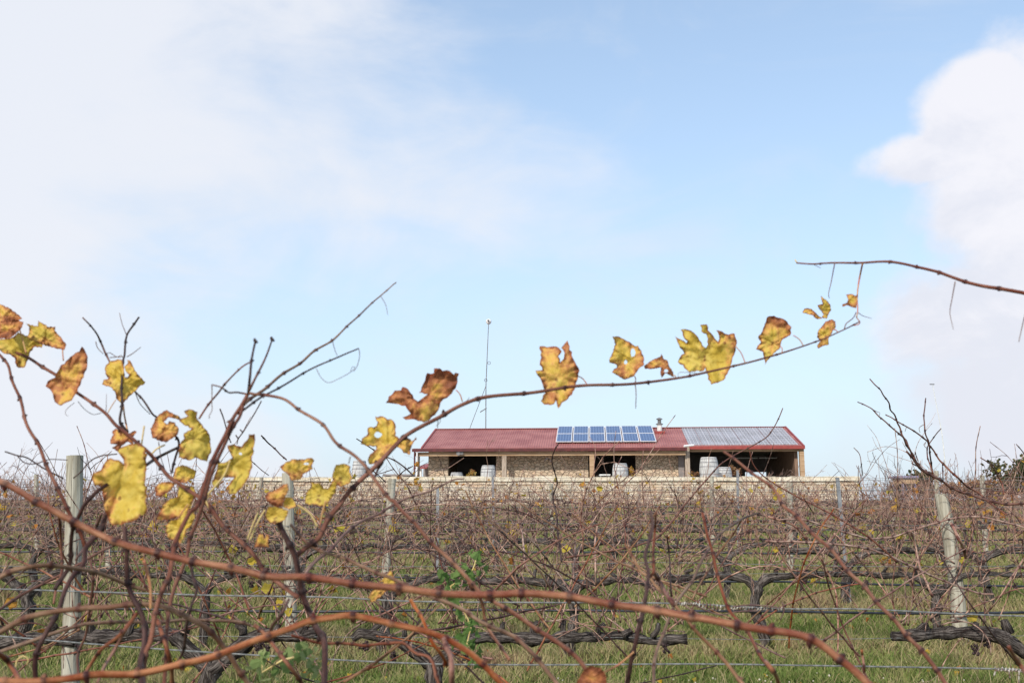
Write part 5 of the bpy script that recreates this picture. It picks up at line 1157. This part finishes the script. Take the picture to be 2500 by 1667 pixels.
# --- canes of the first rows that stand out against the sky and the building
def far_shoot(label, paths, D=6.8, mat='cane_brown', tens=()):
    s = shoot(label, group='tall shoots of the first vine rows')
    for p, t0, t1 in paths: cane(s, p, D, t0, t1, mat, gap=30, zig=.6, sides=6)
    for p in tens: tendril(s, p, D, 1.6, 1.0)
    return s
far_shoot('slender branching shoots spreading against the cloud at the right', [
 (KR([(1180, 520), (880, 400)]) and K7([(985, 1070), (870, 1010), (790, 960), (735, 890), (680, 790), (640, 730), (610, 660), (565, 622), (450, 517), (375, 457), (320, 392), (262, 358), (172, 318)]), 6, 3),
 (K7([(720, 860), (655, 740), (640, 700), (600, 640), (578, 565), (550, 515), (525, 440), (487, 395), (472, 327), (420, 258), (388, 198), (337, 152), (287, 97)]), 5, 3),
 (K7([(1130, 1040), (1045, 965), (985, 905), (952, 870), (905, 790), (850, 725), (840, 695), (765, 633), (640, 553), (553, 505), (487, 462), (440, 440)]), 6, 2.6),
 (K7([(900, 1060), (885, 980), (868, 850), (855, 720), (822, 625), (812, 530), (804, 450), (815, 370), (824, 282)]), 5, 3),
 (K7([(895, 1000), (858, 900), (840, 850), (838, 770), (850, 730), (920, 628), (970, 573)]), 4, 2.4),
 (K7([(985, 905), (985, 980), (990, 1070)]), 4, 3), (K7([(750, 880), (735, 840), (722, 795)]), 3, 3), (K7([(780, 975), (740, 930), (690, 903)]), 3, 3)],
 tens=[K7([(320, 392), (360, 412), (385, 420), (380, 450)]), K7([(812, 530), (760, 565), (770, 610)]), K7([(640, 553), (625, 600)]), K7([(840, 760), (810, 740), (825, 700), (800, 730)])])
far_shoot('brown cane running from the slender shoots to the right edge', [(K7([(640, 790), (700, 860), (790, 970), (870, 1020), (980, 1070), (1050, 1130), (1200, 1190), (1380, 1245), (1500, 1280), (1640, 1295), (1770, 1290)]), 6, 7), (K7([(1120, 1030), (1200, 1110), (1330, 1190), (1400, 1250), (1500, 1330), (1600, 1400)]), 5, 5)], 6.5)
far_shoot('thin cane rising in front of the right part of the roof', [(FV([(1300, 1280), (1400, 1265), (1470, 1250), (1520, 1225), (1580, 1150), (1640, 1082), (1660, 1062), (1700, 1038), (1755, 1008), (1775, 985), (1788, 962), (1798, 937)]), 6, 2.6)], 6.0)
far_shoot('thin cane curving down in front of the open shed', [(FV([(1722, 1036), (1728, 1062), (1745, 1085), (1770, 1105), (1830, 1140), (1900, 1175), (1960, 1210), (2010, 1245), (2060, 1290)]), 3, 5), (FV([(1870, 1180), (1850, 1150), (1830, 1120)]), 3, 2)], 6.2)
far_shoot('dark upright twig in front of the verandah left of the solar panels', [(K5([(335, 0), (370, 90), (385, 200), (390, 320), (440, 450)]) and FV([(1290, 1290), (1282, 1230), (1278, 1180), (1270, 1140), (1280, 1110), (1274, 1085), (1268, 1060), (1273, 1035), (1283, 1018)]), 5, 3), (FV([(1268, 1062), (1258, 1052), (1250, 1060)]), 2, 2)], 6.4, 'cane_dark')
far_shoot('pale twig curving up in front of the left end of the verandah', [(FV([(985, 1090), (1000, 1082), (1030, 1074), (1065, 1052)]), 2.4, 2.2)], 9, 'cane_row')
far_shoot('brown arching canes across the middle of the vine rows', [(K4([(600, 300), (760, 262), (880, 235), (1000, 205), (1150, 180), (1300, 170), (1420, 175), (1560, 225), (1680, 300), (1790, 440)]), 4, 4), (K4([(680, 130), (820, 80), (960, 55), (1100, 40)]), 3, 3), (K4([(1100, 180), (1300, 120), (1500, 105), (1700, 108), (1900, 135)]), 3, 3), (K5([(20, 100), (60, 250), (90, 400), (105, 560), (120, 620), (190, 700)]), 5, 5), (K5([(90, 330), (200, 440), (300, 570), (400, 700), (490, 830)]), 5, 5), (K5([(700, 280), (680, 420), (685, 640), (690, 840)]), 5, 5), (K5([(460, 300), (515, 380), (510, 600), (500, 800)]), 5, 4), (K5([(920, 340), (850, 450), (740, 510), (600, 570), (420, 570)]), 3, 3)], 6.7, 'cane_row')
far_shoot('long tan canes sweeping across the lower right vine rows', [(K6([(100, 230), (300, 232), (600, 322), (820, 380), (1020, 370), (1200, 310), (1500, 222), (1660, 205), (1800, 215), (2099, 292)]), 5, 5), (K6([(-20, 405), (300, 412), (560, 430), (800, 462), (1000, 530), (1200, 620), (1400, 712), (1700, 822), (1850, 840)]), 6, 5), (K6([(0, 205), (200, 272), (330, 400), (400, 500), (480, 640), (530, 750), (560, 860), (575, 1100), (570, 1400)]), 6, 4), (K6([(540, 340), (680, 480), (800, 620), (900, 740), (980, 850)]), 4, 4), (K6([(1170, 320), (1210, 440), (1240, 600), (1290, 720), (1350, 860)]), 5, 6), (K6([(1500, 260), (1590, 430), (1620, 540)]), 9, 8), (K6([(2090, 560), (2000, 700), (1890, 880), (1780, 1000)]), 5, 4)], 6.3, 'cane_row')
far_shoot('dark leaning twigs against the sky above the left vine rows', [(KB([(800, 1220), (850, 1275), (910, 1325), (960, 1380), (1005, 1418)]), 4, 4), (KB([(720, 1430), (800, 1500), (860, 1545)]), 2.4, 2.4), (KB([(1580, 1245), (1650, 1290), (1720, 1335), (1800, 1385), (1890, 1420), (1960, 1470), (2040, 1540)]), 3, 4), (KB([(2040, 1470), (1980, 1500), (1930, 1545)]), 3, 3), (KB([(1700, 1500), (1760, 1545), (1820, 1600)]), 3, 3)], 5.0, 'cane_dark')
far_shoot('thin curved twig against the cloud at the far right', [(K7([(1345, 848), (1430, 905), (1480, 960), (1530, 1060), (1555, 1100), (1570, 1200)]), 2.6, 4), (K7([(1690, 722), (1740, 780), (1790, 850)]), 2.4, 3), (K7([(135, 755), (190, 820), (210, 930), (220, 1020)]), 2, 2.4)], 8)

# --- thin canes of the same vine crossing between the camera and the rows
def crossing(label, seed, n, x0, x1, y0, y1):
    s = shoot(label); rr = random.Random(seed)
    for k in range(n):
        px, py = rr.uniform(x0, x1), rr.uniform(y0, y1); a = rr.uniform(.25, 1.35) * rr.choice((-1, 1)); L = rr.uniform(220, 560); b = rr.uniform(-.9, .9); P = []
        for i in range(6):
            q = i / 5; t_ = a + b * (q - .5) * .8
            P.append((px, py)); px += math.sin(t_) * L / 5; py -= math.cos(t_) * L / 5 * (1 - .25 * q)
        P = [p for p in P if p[1] > 1190]
        if len(P) < 3: continue
        d = rr.uniform(2.4, 4.8)
        cane(s, P, (d, d + rr.uniform(-.4, .4)), rr.uniform(4.5, 7), rr.uniform(2.6, 4), rr.choice(('cane_brown', 'cane_pink', 'cane_dark', 'cane_tan', 'cane_red')), gap=rr.uniform(36, 60), seed=k, sides=7)
crossing('thin crossing canes tangled behind the arches at lower left', 11, 20, -40, 820, 1430, 1720)
crossing('thin crossing canes behind the thick red cane in the lower centre', 12, 16, 800, 1650, 1430, 1700)
crossing('thin crossing canes at lower right around the lichened post', 13, 11, 1700, 2540, 1420, 1690)
